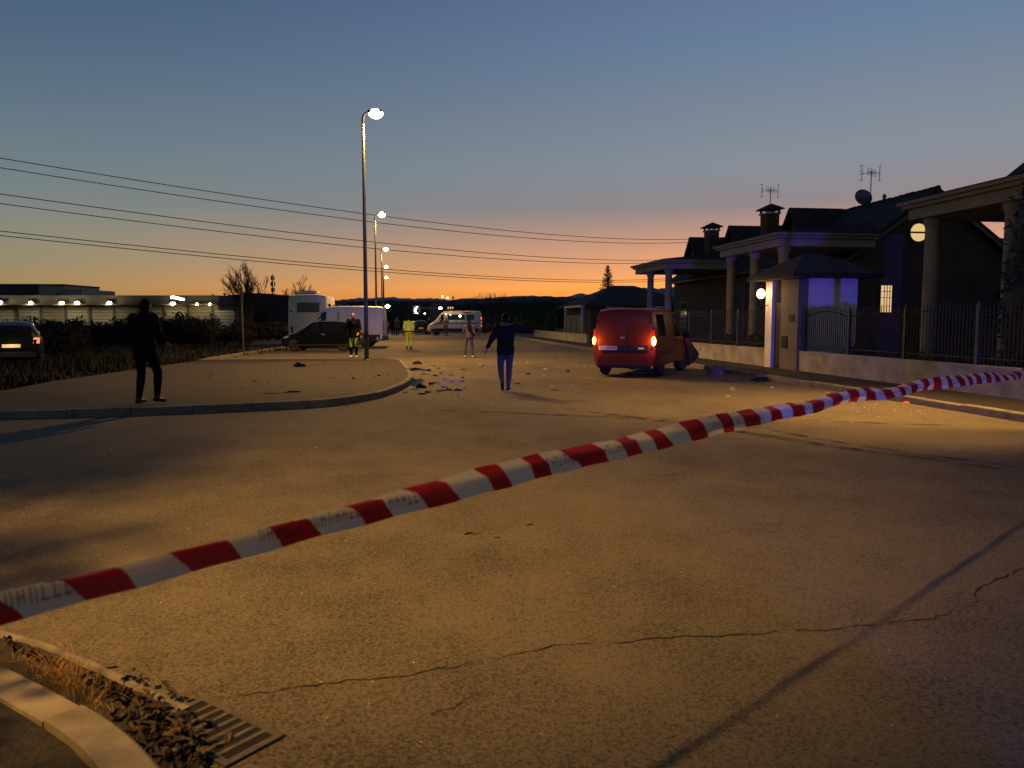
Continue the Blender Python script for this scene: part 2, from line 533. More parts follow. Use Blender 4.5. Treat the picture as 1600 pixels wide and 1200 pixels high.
# right hand pavement with its kerb
KV, WV = 9.43, 11.2
mb = MB(); mb.prism([RF(-30, KV + .14), RF(150, KV + .14), RF(150, 40), RF(-30, 40)], -.05, .115)
pav_r = tag(mb.build('pavement', 'plaza'), kind='structure')
kerb_run(resample([RF(6, KV), RF(72, KV)], .25), 4, .145, .13, -1, 'kerb', pav_r, seedv=5)
kerb_run(resample([RF(72, KV), RF(148, KV)], 1.0), 4, .145, .13, -1, 'kerb', pav_r, seedv=5)
kerb_run(resample([RF(-20, KV), RF(6, KV)], .5), 4, .145, .13, -1, 'kerb', pav_r, seedv=6)
mb = MB(); mb.prism([RF(-30, WV + .3), RF(60, WV + .3), RF(60, 40), RF(-30, 40)], .0, .16)
tag(mb.build('garden_ground', 'earth'), kind='structure')

# the corner the photographer stands beside
fk = [G(x, y, .1) for x, y in [(-330, 905), (-120, 980), (0, 1032), (90, 1076), (185, 1131), (256, 1200), (300, 1262), (330, 1330)]]
fk = resample(spline(fk, 12), .08)
fk = [Vector((p.x, p.y, 0)) for p in fk]
verge = [(p.x, p.y) for p in fk[::3]] + [(fk[-1].x - .2, -2.5), (-14, -2.5), (-14, fk[0].y)]
vin = []
for k, p in enumerate(fk):
    t = fk[min(k + 1, len(fk) - 1)] - fk[max(k - 1, 0)]; t.normalize()
    vin.append(p + Vector((t.y, -t.x, 0)) * .165)
mb = MB(); mb.prism([(p.x, p.y) for p in vin[::3]] + [(vin[-1].x, vin[-1].y), (vin[-1].x - .2, -3), (-14, -3), (-14, vin[0].y)], -.04, .085)
verge_o = tag(mb.build('pavement', 'plaza', tri=True), kind='structure')
kerb_run(fk, 12, .16, .10, -1, 'kerb', verge_o, seedv=9)
# gutter: dirt between the kerb and a worn concrete lip
lip = [G(x, y, .012) for x, y in [(-330, 880), (-120, 948), (0, 990), (60, 1006), (120, 1030), (200, 1066), (292, 1108)]]
lip = spline(lip, 6)
mb = MB()
rr = random.Random(4)
vs, fs = [], []
for k, p in enumerate(lip):
    t = (lip[min(k + 1, len(lip) - 1)] - lip[max(k - 1, 0)]).normalized()
    n = Vector((-t.y, t.x, 0)); w = .022 + rr.uniform(-.006, .006)
    vs += [p + n * w + Vector((0, 0, -.02)), p + n * w * .6 + Vector((0, 0, .008 + rr.uniform(-.003, .003))), p - n * w * .6 + Vector((0, 0, .008 + rr.uniform(-.003, .003))), p - n * w + Vector((0, 0, -.02))]
for k in range(len(lip) - 1):
    for q in range(3): fs.append((4 * k + q, 4 * k + q + 1, 4 * k + q + 5, 4 * k + q + 4))
mb.add(vs, fs)
mb.build('gutter_lip', 'kerb_dark', road)
MT['gutter_dirt'] = noisy(new_mat('gutter_dirt', (.032, .024, .016), .95), 14, .6, .9, 60, bdist=.02)
mb = MB()
gd = [(p.x, p.y) for p in lip[::2]] + [(lip[-1].x + .05, lip[-1].y - .03)] + [(p.x, p.y) for p in [G(300, 1175), G(290, 1230)]] + [(p.x, p.y) for p in reversed(fk[::4]) if p.x < G(280, 1230).x + .1]
mb.add([(x, y, .006) for x, y in gd], [tuple(range(len(gd)))])
mb.build('gutter_dirt', 'gutter_dirt', road, tri=True)

# cracks: thin open seams in the asphalt
MT['crack'] = noisy(new_mat('crack_dark', (.010, .009, .008), .95), 40, .5)


def crack(px, wid, seedv, jit=.02):
    rr = random.Random(seedv)
    path = resample([G(x, y) for x, y in px], .045)
    vs, fs = [], []
    off = 0
    for k, p in enumerate(path):
        t = (path[min(k + 1, len(path) - 1)] - path[max(k - 1, 0)]).normalized()
        n = Vector((-t.y, t.x, 0))
        off = off * .75 + rr.uniform(-jit, jit)
        w = wid * rr.uniform(.2, 1.1) * min(1, (k + .5) / 6, (len(path) - k - .5) / 6)
        c = p + n * off
        vs += [c + n * w + Vector((0, 0, .003)), c - n * w + Vector((0, 0, .003))]
    gaps = set()
    k = 0
    while k < len(path):
        k += rr.randint(9, 30)
        gaps |= set(range(k, k + rr.randint(1, 3)))
        k += 3
    for k in range(len(path) - 1):
        if k in gaps: continue
        fs.append((2 * k, 2 * k + 1, 2 * k + 3, 2 * k + 2))
    mb = MB(); mb.add(vs, fs)
    mb.build('crack', 'crack', road)


crack([(355, 1090), (470, 1075), (600, 1056), (720, 1043), (760, 1034)], .008, 1)
crack([(760, 1034), (900, 1006), (1040, 1000), (1200, 992), (1330, 985), (1420, 966), (1510, 950)], .007, 2)
crack([(1510, 950), (1535, 920), (1570, 905), (1600, 890), (1680, 850)], .008, 3)
crack([(590, 1072), (625, 1055)], .004, 4)
crack([(665, 1125), (720, 1103), (780, 1078)], .005, 5)
crack([(930, 745), (1080, 741), (1300, 739)], .006, 6, .01)
crack([(500, 748), (640, 742), (720, 740)], .007, 7, .01)
crack([(1540, 880), (1600, 905)], .005, 8)

# skid marks
MT['skid'] = new_mat('skid_rubber', (.012, .011, .010), .8)
_n, _l = MT['skid'].node_tree.nodes, MT['skid'].node_tree.links
_tc = _n.new('ShaderNodeTexCoord'); _ns = _n.new('ShaderNodeTexNoise'); _ns.inputs['Scale'].default_value = 3.5; _ns.inputs['Detail'].default_value = 7
_l.new(_tc.outputs['Object'], _ns.inputs['Vector'])
_r = _n.new('ShaderNodeValToRGB'); _r.color_ramp.elements[0].position = .38; _r.color_ramp.elements[1].position = .68
_r.color_ramp.elements[1].color = (.75, .75, .75, 1)
_l.new(_ns.outputs[0], _r.inputs[0]); _l.new(_r.outputs[0], _n['Principled BSDF'].inputs['Alpha'])


def skid(px, w, z=.0045):
    path = resample(spline([G(x, y) for x, y in px], 8), .2)
    vs, fs = [], []
    for k, p in enumerate(path):
        t = (path[min(k + 1, len(path) - 1)] - path[max(k - 1, 0)]).normalized()
        n = Vector((-t.y, t.x, 0)) * w * min(1, (k + .3) / 5, (len(path) - k - .7) / 5)
        vs += [p + n + Vector((0, 0, z)), p - n + Vector((0, 0, z))]
    for k in range(len(path) - 1): fs.append((2 * k, 2 * k + 1, 2 * k + 3, 2 * k + 2))
    mb = MB(); mb.add(vs, fs); mb.build('skid_mark', 'skid', road)


skid([(880, 638), (1010, 655), (1150, 674), (1330, 702), (1480, 722), (1640, 745)], .11)
skid([(1180, 668), (1300, 690), (1420, 708), (1640, 736)], .07, .006)
skid([(1200, 655), (1330, 660), (1460, 664), (1560, 664)], .05)
skid([(660, 640), (900, 650), (1100, 660)], .10, .0075)

# hills and mountains on the horizon
def ridge(name, pts, Y, mat, base=470, dy=0, seedv=1, amp=1.2, n=5):
    rr = random.Random(seedv)
    xs = []
    for (x0, y0), (x1, y1) in zip(pts, pts[1:]):
        for k in range(n):
            t = k / n; xs.append((x0 + (x1 - x0) * t, y0 + (y1 - y0) * t + rr.uniform(-amp, amp)))
    xs.append(pts[-1])
    vs, fs = [], []
    for x, y in xs:
        a = D(x, y, Y); b = D(x, 503, Y * .8); c = D(x, 503, Y * 1.2)
        m = Vector(((a.x + b.x) / 2 + rr.uniform(-.01, .01) * Y, (a.y + b.y) / 2, a.z * rr.uniform(.4, .6)))
        vs += [Vector((b.x, b.y, -5)), m, a, Vector((c.x, c.y, -5))]
    for k in range(len(xs) - 1):
        for q in range(3): fs.append((4 * k + q, 4 * k + q + 1, 4 * k + q + 5, 4 * k + q + 4))
    mb = MB(); mb.add(vs, fs)
    return tag(mb.build(name, mat), kind='structure')


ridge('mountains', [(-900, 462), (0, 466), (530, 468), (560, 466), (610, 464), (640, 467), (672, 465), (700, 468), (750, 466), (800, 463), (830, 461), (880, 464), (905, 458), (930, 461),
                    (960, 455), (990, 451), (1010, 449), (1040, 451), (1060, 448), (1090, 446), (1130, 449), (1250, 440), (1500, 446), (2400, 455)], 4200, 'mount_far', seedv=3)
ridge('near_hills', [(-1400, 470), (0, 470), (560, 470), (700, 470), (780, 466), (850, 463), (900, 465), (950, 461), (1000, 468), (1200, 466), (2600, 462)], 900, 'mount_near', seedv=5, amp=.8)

# ------------------------------------------------------------------ right hand side: boundary walls, fence, gatehouse
def street_thing(name, label, cat, u, v, group=None):
    return thing(name, label, cat, RF(u, v, 0), RA, group)


def bwall(label, u0, u1, h=.52):
    t = street_thing('boundary_wall', label, 'wall', u0, WV, 'low concrete boundary walls')
    off = (WV, u0, 0)
    mb = MB()
    mb.bb(WV, WV + .22, u0, u1, .05, .115 + h)
    mb.build('wall_body', 'concrete', t, off=off)
    mb = MB()
    mb.bb(WV - .012, WV + .232, u0 - .0, u1 + .0, .115 + h, .115 + h + .05)
    mb.build('coping', 'concrete', t, off=off)
    return t


GU0, GU1 = 20.9, 22.95           # gatehouse
bwall('stained low concrete wall under the spiked fence nearest the tape', 3.0, GU0 - .01)
bwall('low concrete wall behind the red van, left of the globe lamp', GU1 + .01, 44.0)
bwall('farthest low pale wall, beyond the red van on the left', 47.5, 68.0)


def fence(label, u0, u1, npan, z0=.69, h=1.02, step=.105):
    t = street_thing('spiked_fence', label, 'fence', u0, WV + .11)
    off = (WV + .11, u0, 0)
    x = 0
    L_ = u1 - u0; pl = L_ / npan
    m = MB().box((0, 0, .5), (.016, .016, 1.0)); m.lathe([(.011, 1.0), (.016, 1.03), (.001, 1.11)], n=4)
    bar_me = m.mesh('bar', 'dark_metal')
    for k in range(npan + 1):
        y = k * pl
        mb = MB(); mb.bb(-.032, .032, y - .032, y + .032, z0 - .4, z0 + h + .12); mb.lathe([(.035, z0 + h + .12), (.04, z0 + h + .16), (.004, z0 + h + .25)], c=(0, y, 0), n=8)
        mb.build('post', 'galv', t)
    for k in range(npan):
        a, b = k * pl, (k + 1) * pl
        bow = .16 if k % 2 else .10
        top = lambda s: z0 + h - .06 + bow * math.sin(math.pi * s)
        mb = MB(); mb.tube([(0, a + (b - a) * s / 10, top(s / 10)) for s in range(11)], .016, 5); mb.build('rail', 'dark_metal', t)
        mb = MB(); mb.bb(-.014, .014, a, b, z0 + .12, z0 + .145); mb.build('rail', 'dark_metal', t)
        n = max(2, round((b - a) / step))
        for q in range(1, n):
            s = q / n
            o = link('bar', bar_me, t)
            o.location = (.0, a + (b - a) * s, z0 + .02); o.scale = (1, 1, (top(s) - z0 + .06) )
    return t


fence('dark spiked iron fence with bowed rails on the stained wall, right of the gatehouse', 7.2, GU0 - .05, 6)
fence('dark spiked iron fence behind the red van, left of the gatehouse', GU1 + .1, 43.8, 9, step=.13)

# gatehouse over the footpath gate
gh = street_thing('gatehouse', 'pale gatehouse with dark hipped roof and blue lit side wall', 'gatehouse', GU0, WV)
off = (WV, GU0, 0)
W0, W1 = WV - .06, WV + 1.75
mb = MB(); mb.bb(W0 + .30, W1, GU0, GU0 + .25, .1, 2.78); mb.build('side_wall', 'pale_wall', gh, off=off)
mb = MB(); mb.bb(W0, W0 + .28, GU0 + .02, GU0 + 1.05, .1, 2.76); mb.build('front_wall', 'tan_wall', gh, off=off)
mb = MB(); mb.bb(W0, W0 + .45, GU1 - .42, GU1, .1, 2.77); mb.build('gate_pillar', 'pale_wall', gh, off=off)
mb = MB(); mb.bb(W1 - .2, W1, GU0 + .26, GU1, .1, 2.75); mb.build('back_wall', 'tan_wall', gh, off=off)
mb = MB(); mb.bb(W0 + .12, W0 + .16, GU0 + 1.06, GU1 - .43, .15, 2.1)
mb.build('gate_door', 'shutter', gh, off=off)
mb = MB(); mb.bb(W0 - .03, W0 - .002, GU0 + .22, GU0 + .5, 1.55, 1.75); ic = mb.build('intercom', 'dark_metal', gh, off=off)
mb = MB(); mb.bb(W0 - .035, W0 - .002, GU0 + .58, GU0 + .92, .75, 1.1); mb.build('letter_box', 'dark_metal', gh, off=off)


def hip_roof(x0, x1, y0, y1, z0, rise, th=.12, along='y'):
    mb = MB()
    cx, cy = (x0 + x1) / 2, (y0 + y1) / 2
    h = min(x1 - x0, y1 - y0) / 2 * .8
    if along == 'y': r0, r1 = (cx, y0 + h, z0 + th + rise), (cx, y1 - h, z0 + th + rise)
    else: r0, r1 = (x0 + h, cy, z0 + th + rise), (x1 - h, cy, z0 + th + rise)
    b = [(x0, y0, z0), (x1, y0, z0), (x1, y1, z0), (x0, y1, z0)]
    e = [(x, y, z0 + th) for x, y, z in b]
    vs = b + e + [r0, r1]
    fs = [(3, 2, 1, 0)] + [(k, (k + 1) % 4, 4 + (k + 1) % 4, 4 + k) for k in range(4)]
    if along == 'y': fs += [(4, 5, 8), (5, 6, 9, 8), (6, 7, 9), (7, 4, 8, 9)]
    else: fs += [(4, 5, 9, 8), (5, 6, 9), (6, 7, 8, 9), (7, 4, 8)]
    mb.add(vs, fs)
    return mb


hip_roof(W0 - .45, W1 + .5, GU0 - .5, GU1 + .45, 2.79, .66, .12, 'x').build('roof', 'roof', gh, off=off)

gl = street_thing('globe_lamp', 'lit round globe lamp on a bracket at the gate pillar', 'lamp', GU1 - .2, W0)
gl.location = RF(GU1 - .2, W0, 2.2)
mb = MB(); mb.tube([(-.02, 0, -.15), (-.16, 0, -.2), (-.26, 0, -.12), (-.26, 0, .0)], .014, 6); mb.lathe([(.05, -.03), (.06, 0), (.045, .03)], c=(-.26, 0, .03), n=10)
mb.build('bracket', 'dark_metal', gl)
mb = MB(); mb.ball((-.26, 0, .19), (.125, .125, .15), 14, 10); mb.build('globe', 'globe', gl, smooth=60)
mb = MB(); mb.lathe([(.06, 0), (.05, .03), (.012, .09), (.02, .12), (.004, .16)], c=(-.26, 0, .335), n=10); mb.build('cap', 'dark_metal', gl)
point_light('globe_light', (-.5, 0, .15), 24, (1, .55, .22), gl, .12)

# ------------------------------------------------------------------ terrace of houses
def gable_roof(x0, x1, y0, y1, ze, zr, th=.18):
    """ridge along y"""
    xc = (x0 + x1) / 2
    poly = [(x0, y0, ze), (xc, y0, zr), (x1, y0, ze), (x1, y0, ze - th), (xc, y0, zr - th * 1.1), (x0, y0, ze - th)]
    mb = MB()
    mb.extr([poly[0], poly[1], poly[4], poly[5]], (0, y1 - y0, 0))
    mb.extr([poly[1], poly[2], poly[3], poly[4]], (0, y1 - y0, 0))
    return mb


V0, V1, ZE, ZR = 16.75, 23.3, 4.15, 6.62


def ridge_tiles(parent, off, u0, u1, zr, vc):
    rr = random.Random(int(u0 * 10))
    n = int((u1 - u0) / .36)
    me = MB().lathe([(.10, 0), (.11, .02), (.085, .38)], axis='Y', n=8).mesh('ridge_tile', 'roof')
    for k in range(n):
        o = link('ridge_tile', me, parent)
        o.location = (vc - off[0], u0 + k * (u1 - u0) / n - off[1], zr + rr.uniform(-.01, .015)); o.rotation_euler = (rr.uniform(-.03, .03), 0, 0)


def house(label, u0, u1, porch, chimney_u=None, dormer_u=None, lit=(), extra=None, V0=V0, V1=V1, ZE=ZE, ZR=ZR, wall='plaster', windows=()):
    t = street_thing('terraced_house', label, 'house', u0, V0, 'terraced houses along the right pavement')
    off = (V0, u0, 0)
    B = lambda mb, name, mat, parent=t, smooth=None: mb.build(name, mat, parent, smooth, off)
    vc = (V0 + V1) / 2
    mb = MB()
    mb.extr([(V0, u0, .1), (V1, u0, .1), (V1, u0, ZE - .1), (vc, u0, ZR - .28), (V0, u0, ZE - .1)], (0, u1 - u0, 0))
    B(mb, 'wall', wall)
    rf = B(gable_roof(V0 - .45, V1 + .45, u0 - .28, u1 + .02, ZE - .16, ZR), 'roof', 'roof')
    ridge_tiles(t, off, u0 - .28, u1, ZR - .05, vc)
    # pale verge boards of the gable
    for sgn, xa in ((1, V0 - .45), (-1, V1 + .45)):
        mb = MB(); a = Vector((xa, u0 - .285, ZE - .34)); b = Vector((vc, u0 - .285, ZR - .2))
        mb.extr([a, b, b + Vector((0, 0, -.13)), a + Vector((0, 0, -.13))], (0, -.035, 0))
        B(mb, 'verge_board', 'gutter')
    mb = MB(); mb.tube([(V0 - .5, u0 - .28, ZE - .3), (V0 - .5, u1, ZE - .3)], .065, 8); B(mb, 'gutter', 'gutter')
    mb = MB(); mb.tube([(V0 - .06, u0 + .3, ZE - .3), (V0 - .06, u0 + .3, .1)], .045, 8); B(mb, 'downpipe', 'gutter')
    for chimney_u in (chimney_u or ()):
        cv = 18.1; ZC = 6.3
        mb = MB(); mb.bb(cv - .32, cv + .32, chimney_u - .38, chimney_u + .38, ZC - 1.4, ZC + .55); ch = B(mb, 'chimney', 'brick_wall')
        mb = MB(); mb.bb(cv - .38, cv + .38, chimney_u - .44, chimney_u + .44, ZC + .55, ZC + .63)
        mb.build('chimney_cap', 'concrete', ch, off=off)
        hip_roof(cv - .5, cv + .5, chimney_u - .56, chimney_u + .56, ZC + .78, .26, .05).build('chimney_roof', 'roof', ch, off=off)
        for dx in (-.3, .3):
            for dy in (-.35, .35):
                mb = MB(); mb.bb(cv + dx - .05, cv + dx + .05, chimney_u + dy - .05, chimney_u + dy + .05, ZC + .63, ZC + .78); mb.build('chimney_post', 'brick_wall', ch, off=off)
    for dormer_u in (dormer_u or ()):
        dw, zd, dv = 1.25, 5.15, V0 + .9
        zt = ZR + .08
        mb = MB(); mb.extr([(dv, dormer_u - dw + .3, 4.3), (dv, dormer_u + dw - .3, 4.3), (dv, dormer_u + dw - .3, zd + .2), (dv, dormer_u, zt - .3), (dv, dormer_u - dw + .3, zd + .2)], (vc - dv - .3, 0, 0))
        dm = B(mb, 'dormer', wall)
        for sg in (-1, 1):
            mb = MB(); a = Vector((dv - .35, dormer_u + sg * dw, zd)); b = Vector((dv - .35, dormer_u, zt))
            mb.extr([a, b, b + Vector((0, 0, -.14)), a + Vector((0, 0, -.14))], (vc - dv + .3, 0, 0))
            mb.build('dormer_roof', 'roof', dm, off=off)
        mb = MB(); mb.bb(dv - .03, dv - .004, dormer_u - .45, dormer_u + .45, 4.5, 5.4); mb.build('dormer_window', 'glass', dm, off=off)
    # porch: cornice slab on round columns
    pu0, pu1, pv, cols = porch
    zt = 4.5
    mb = MB()
    mb.bb(pv - .02, V0 - .002, pu0 + .02, pu1 - .02, zt - .30, zt - .02)
    pr = B(mb, 'porch_beam', 'cream')
    mb = MB(); mb.bb(pv - .14, V0 - .004, pu0 - .12, pu1 + .12, zt - .018, zt + .075); mb.build('cornice', 'cream', pr, off=off)
    mb = MB(); mb.bb(pv - .24, V0 - .006, pu0 - .22, pu1 + .22, zt + .077, zt + .17); mb.build('cornice', 'cream', pr, off=off)
    mb = MB()
    a, b, c_, d_ = (pv - .3, pu0 - .28, zt + .172), (V0 - .01, pu0 - .28, zt + .172), (V0 - .01, pu1 + .28, zt + .172), (pv - .3, pu1 + .28, zt + .172)
    e, f = (V0 - .01, pu0 + .3, zt + .62), (V0 - .01, pu1 - 1.2, zt + .62)
    mb.add([a, b, c_, d_, e, f], [(3, 2, 1, 0), (0, 1, 4), (2, 3, 5), (0, 4, 5, 3), (1, 2, 5, 4)])
    mb.build('porch_roof', 'roof', pr, off=off)
    for cu in cols:
        mb = MB(); mb.lathe([(.25, .1), (.25, .22), (.2, .26), (.19, .5), (.175, zt - .55), (.2, zt - .48), (.23, zt - .42), (.23, zt - .303)], c=(pv + .3, cu, 0), n=18)
        B(mb, 'column', 'cream', smooth=40)
    # windows and doors on the street side
    for (wu, wz, ww, wh) in windows:
        mb = MB(); mb.bb(V0 - .05, V0 - .004, wu - ww / 2 - .08, wu + ww / 2 + .08, wz - .08, wz + wh + .08); w = B(mb, 'window', 'cream')
        mb = MB(); mb.bb(V0 - .06, V0 - .053, wu - ww / 2, wu + ww / 2, wz, wz + wh); mb.build('pane', 'glass', w, off=off)
        mb = MB(); mb.bb(V0 - .16, V0 - .055, wu - ww / 2 - .14, wu + ww / 2 + .14, wz - .16, wz - .085); mb.build('sill', 'cream', w, off=off)
    for (wu, wz, ww, wh) in lit:
        mb = MB(); mb.bb(V0 - .05, V0 - .004, wu - ww / 2 - .07, wu + ww / 2 + .07, wz - .07, wz + wh + .07); w = B(mb, 'lit_window', 'cream')
        mb = MB(); mb.bb(V0 - .06, V0 - .053, wu - ww / 2, wu + ww / 2, wz, wz + wh); mb.build('pane', 'window_lit', w, off=off)
    if extra: extra(t, off, B)
    return t


def gable_windows(t, off, B):
    # round window and barred window on the gable, both lit
    y = 27.5
    c = (19.42, y - .03, 4.92)
    mb = MB(); mb.lathe([(.40, -.04), (.40, .03)], c=c, axis='Y', n=28); w = B(mb, 'round_window', 'shutter')
    for sg in (-1, 1):
        mb = MB(); pts = [(c[0] + .33 * math.cos(a), c[1] - .055, c[2] + sg * (.035 + .30 * math.sin(a))) for a in [math.pi * k / 16 for k in range(17)]]
        mb.extr(pts, (0, .012, 0)); mb.build('pane', 'window_lit', w, off=off)
    mb = MB(); mb.bb(17.93, 18.47, y - .05, y - .004, 1.82, 2.96); w = B(mb, 'barred_window', 'shutter')
    mb = MB(); mb.bb(17.98, 18.42, y - .06, y - .052, 1.88, 2.9); mb.build('pane', 'window_lit', w, off=off)
    for k in range(3):
        mb = MB(); mb.bb(18.08 + k * .115, 18.10 + k * .115, y - .10, y - .08, 1.86, 2.92); mb.build('bar', 'dark_metal', w, off=off)
    for z in (2.1, 2.42, 2.66):
        mb = MB(); mb.bb(17.97, 18.43, y - .095, y - .085, z, z + .02); mb.build('bar', 'dark_metal', w, off=off)
    mb = MB(); mb.lathe([(.06, 0), (.07, .12), (.1, .14), (.02, .26)], c=(20.02, 30.6, ZR + .02), n=8); B(mb, 'vent_pipe', 'gutter')


house('brick house with lit round gable window and tiled roof, beside the gatehouse', 27.5, 36.4, (26.0, 31.3, 13.1, (26.3, 28.6, 30.8)), None, (33.6,),
      lit=((35.8, .8, .34, 1.7),), extra=gable_windows, windows=((29.0, 1.2, 1.0, 1.4), (33.5, 1.2, 1.0, 1.4)))
house('farther terraced house with two capped chimneys and an open pillared porch', 36.42, 47.2, (38.2, 43.5, 13.1, (38.6, 41.6)), (37.1, 44.6), (40.3, 46.2), windows=((38.6, 1.2, 1.0, 1.4), (45.3, 1.2, 1.0, 1.4)))
house('nearest house, its pale porch on round columns at the right edge', 2.0, 19.3, (13.6, 19.0, 13.15, (18.45, 15.75, 13.9)), None, None, V0=16.2, ZE=5.3, ZR=8.2, wall='brick_wall', windows=((17.6, 1.0, 1.1, 2.1),))


def aerial(label, u, v, z, h):
    t = street_thing('tv_aerial', label, 'aerial', u, v)
    t.location = RF(u, v, z)
    mb = MB(); mb.tube([(0, 0, 0), (0, 0, h)], .022, 6); mb.build('mast', 'dark_metal', t)
    mb = MB(); mb.tube([(-.35, -.25, h - .12), (.4, .28, h - .02)], .014, 5)
    for k in range(6):
        s = -.3 + k * .13
        mb.tube([(s, s * .7, h - .24), (s, s * .7, h + .10)], .009, 4)
    mb.build('boom', 'dark_metal', t)
    mb = MB()
    for s in (-1, 1):
        for zz in (-.3, -.06, .06, .3):
            mb.tube([(s * .42, -.1, h - .1 + zz), (s * .46, .2, h - .1 + zz)], .008, 4)
        mb.tube([(s * .44, .05, h - .45), (s * .40, .05, h - .12)], .014, 4); mb.tube([(s * .40, .05, h - .12), (s * .44, .05, h + .22)], .014, 4)
        mb.tube([(0, 0, h - .12), (s * .41, .05, h - .12)], .010, 4)
    mb.build('reflector', 'dark_metal', t)
    return t


aerial('thin television aerial on the highest roof, beside a dish', 31.6, 20.02, 6.5, 1.55)
aerial('small television aerial above the nearer chimney', 37.1, 18.1, 7.2, .95)
t = street_thing('satellite_dish', 'dark satellite dish on the roof ridge under the aerial', 'dish', 31.9, 20.0)
t.location = RF(32.0, 20.0, 6.6)
mb = MB(); n = 16
for r_, zz in ((.02, .02), (.2, .05), (.36, .12)): pass
mb.lathe([(.02, 0), (.2, .03), (.38, .11), (.385, .10), (.2, .015), (.01, -.02)], n=18)
d = mb.build('reflector', 'gutter', t, smooth=50); d.rotation_euler = (R(70), R(-20), 0); d.location = (-.1, 0, .32)
mb = MB(); mb.tube([(0, 0, -.05), (0, .05, .3)], .03, 6); mb.build('mount', 'dark_metal', t)

# low far house behind the red van, and a gate frame
t = street_thing('far_bungalow', 'low dark bungalow with hipped roof behind the red van', 'house', 63, 15.2)
off = (15.2, 63, 0)
mb = MB(); mb.bb(15.2, 24, 63, 74, .1, 2.6); mb.build('wall', 'plaster', t, off=off)
hip_roof(14.4, 24.6, 62.4, 74.6, 2.6, 1.9, .2, 'x').build('roof', 'roof', t, off=off)
for vv in (16.2, 18.5, 21.5):
    mb = MB(); mb.bb(vv, vv + 1.1, 62.95, 62.99, 1.0, 2.2); mb.build('window', 'glass', t, off=off)
t = street_thing('gate_frame', 'pale carport frame of posts and a thin beam left of the red van', 'gate', 49.2, WV + .1)
for uu in (0, 5.4):
    mb = MB(); mb.bb(-.08, .08, uu - .08, uu + .08, .1, 2.42); mb.build('post', 'concrete', t)
mb = MB(); mb.bb(-.1, .1, -.08, 5.48, 2.42, 2.55); mb.build('beam', 'concrete', t)
for k in range(40):
    pass
t = street_thing('sheet_gate', 'dark sheet metal gate leaf under the pale frame', 'gate', 49.3, WV + .1)
mb = MB(); mb.bb(-.02, .02, 0, 5.1, .16, 1.9); mb.build('leaf', 'dark_metal', t)
for k in range(4):
    mb = MB(); mb.bb(-.05, -.021, .05 + k * 1.66, .1 + k * 1.66, .18, 1.88); mb.build('stile', 'galv', t)

# ------------------------------------------------------------------ industrial estate on the left
def flood(label, p, power=0, facing=-math.pi / 2, mat='flood', size=.34):
    t = thing('wall_floodlight', label, 'lamp', p, 0, 'floodlights along the warehouse front')
    mb = MB(); mb.box((0, .1, .1), (.1, .5, .06)); mb.build('bracket', 'dark_metal', t)
    mb = MB(); mb.box((0, -.15, .05), (size * 1.15, .22, size * .6), M=Matrix.Rotation(R(25), 4, 'X')); mb.build('housing', 'dark_metal', t)
    mb = MB(); mb.ball((0, -.24, -.04), (size * .55, .10, size * .42), 10, 6); mb.build('lens', mat, t, smooth=60)
    if power: point_light('flood_light', (0, -.9, -.15), power, (1, .76, .38), t, .2)
    return t


YB = 108.0
def PX(px, Y): return (px - 800) / 1200 * Y * 1.0035
wh = thing('warehouse', 'long low warehouse with lit pale front along the left horizon', 'building', (PX(200, YB), YB, 0))
ox = wh.location.x
x0, x1 = PX(-260, YB), PX(345, YB)
mb = MB(); mb.bb(x0 - ox, x1 - ox, .0, 40, 0, 3.55); mb.build('wall', 'cladding', wh)
mb = MB(); mb.bb(x0 - ox - .3, x1 - ox + .3, -.5, 40.3, 3.56, 5.0); mb.build('fascia', 'cladding_dark', wh)
mb = MB(); mb.bb(x0 - ox - .4, x1 - ox + .4, -1.6, -.51, 3.62, 3.8); mb.build('canopy', 'cladding_dark', wh)
k = 0
px = -40
while px < 345:
    xx = PX(px, YB) - ox
    mb = MB(); mb.bb(xx, xx + 2.7, -.06, -.004, .4, 2.9); dr = mb.build('loading_door', 'cladding_white' if k % 3 else 'tan_wall', wh)
    for q in range(5):
        mb = MB(); mb.bb(xx, xx + 2.7, -.10, -.062, .75 + q * .45, .82 + q * .45); mb.build('door_rib', 'cladding_dark', dr)
    mb = MB(); mb.bb(xx + 2.95, xx + 3.2, -.12, -.002, 0, 3.5); mb.build('pilaster', 'cladding_dark', wh)
    px += 38; k += 1
fd = [('floodlight at the far left frame edge over the pale warehouse wall', 2, 472, 1), ('bright floodlight above the dark car at the left', 50, 473, 1), ('bright floodlight right of the white office block corner', 98, 473, 1),
      ('bright floodlight fourth from the left on the warehouse', 122, 473, 1), ('bright floodlight just left of the dark walking man', 172, 473, 1), ('bright floodlight right of the dark walking man', 271, 474, 1),
      ('small floodlight near the right end of the warehouse', 309, 475, 1), ('last small floodlight at the right end of the warehouse', 329, 475, 1)]
for n, (lb, fx, fy, on) in enumerate(fd):
    flood(lb, D(fx, fy, YB - 1.0), 250 if n < 6 else 120, size=.62 if n < 6 else .4)
t = thing('lit_sign', 'white lit sign panel on the warehouse fascia right of the walking man', 'sign', D(277, 466, YB - .6) )
mb = MB(); mb.box((.2, .03, -.05), (1.9, .08, .7)); mb.build('backing', 'cladding_dark', t)
for q, (dx, dz, w_, h_) in enumerate(((-.55, .12, .55, .32), (0, .02, .4, .3), (.42, -.08, .36, .26), (.85, -.14, .3, .2))):
    mb = MB(); mb.box((dx, -.04, dz), (w_, .05, h_)); mb.build('lit_panel', 'flood_white', t)
ob = thing('office_block', 'taller white flat roofed block above the warehouse at far left', 'building', (PX(40, YB + 8), YB + 8, 0))
ox = ob.location.x
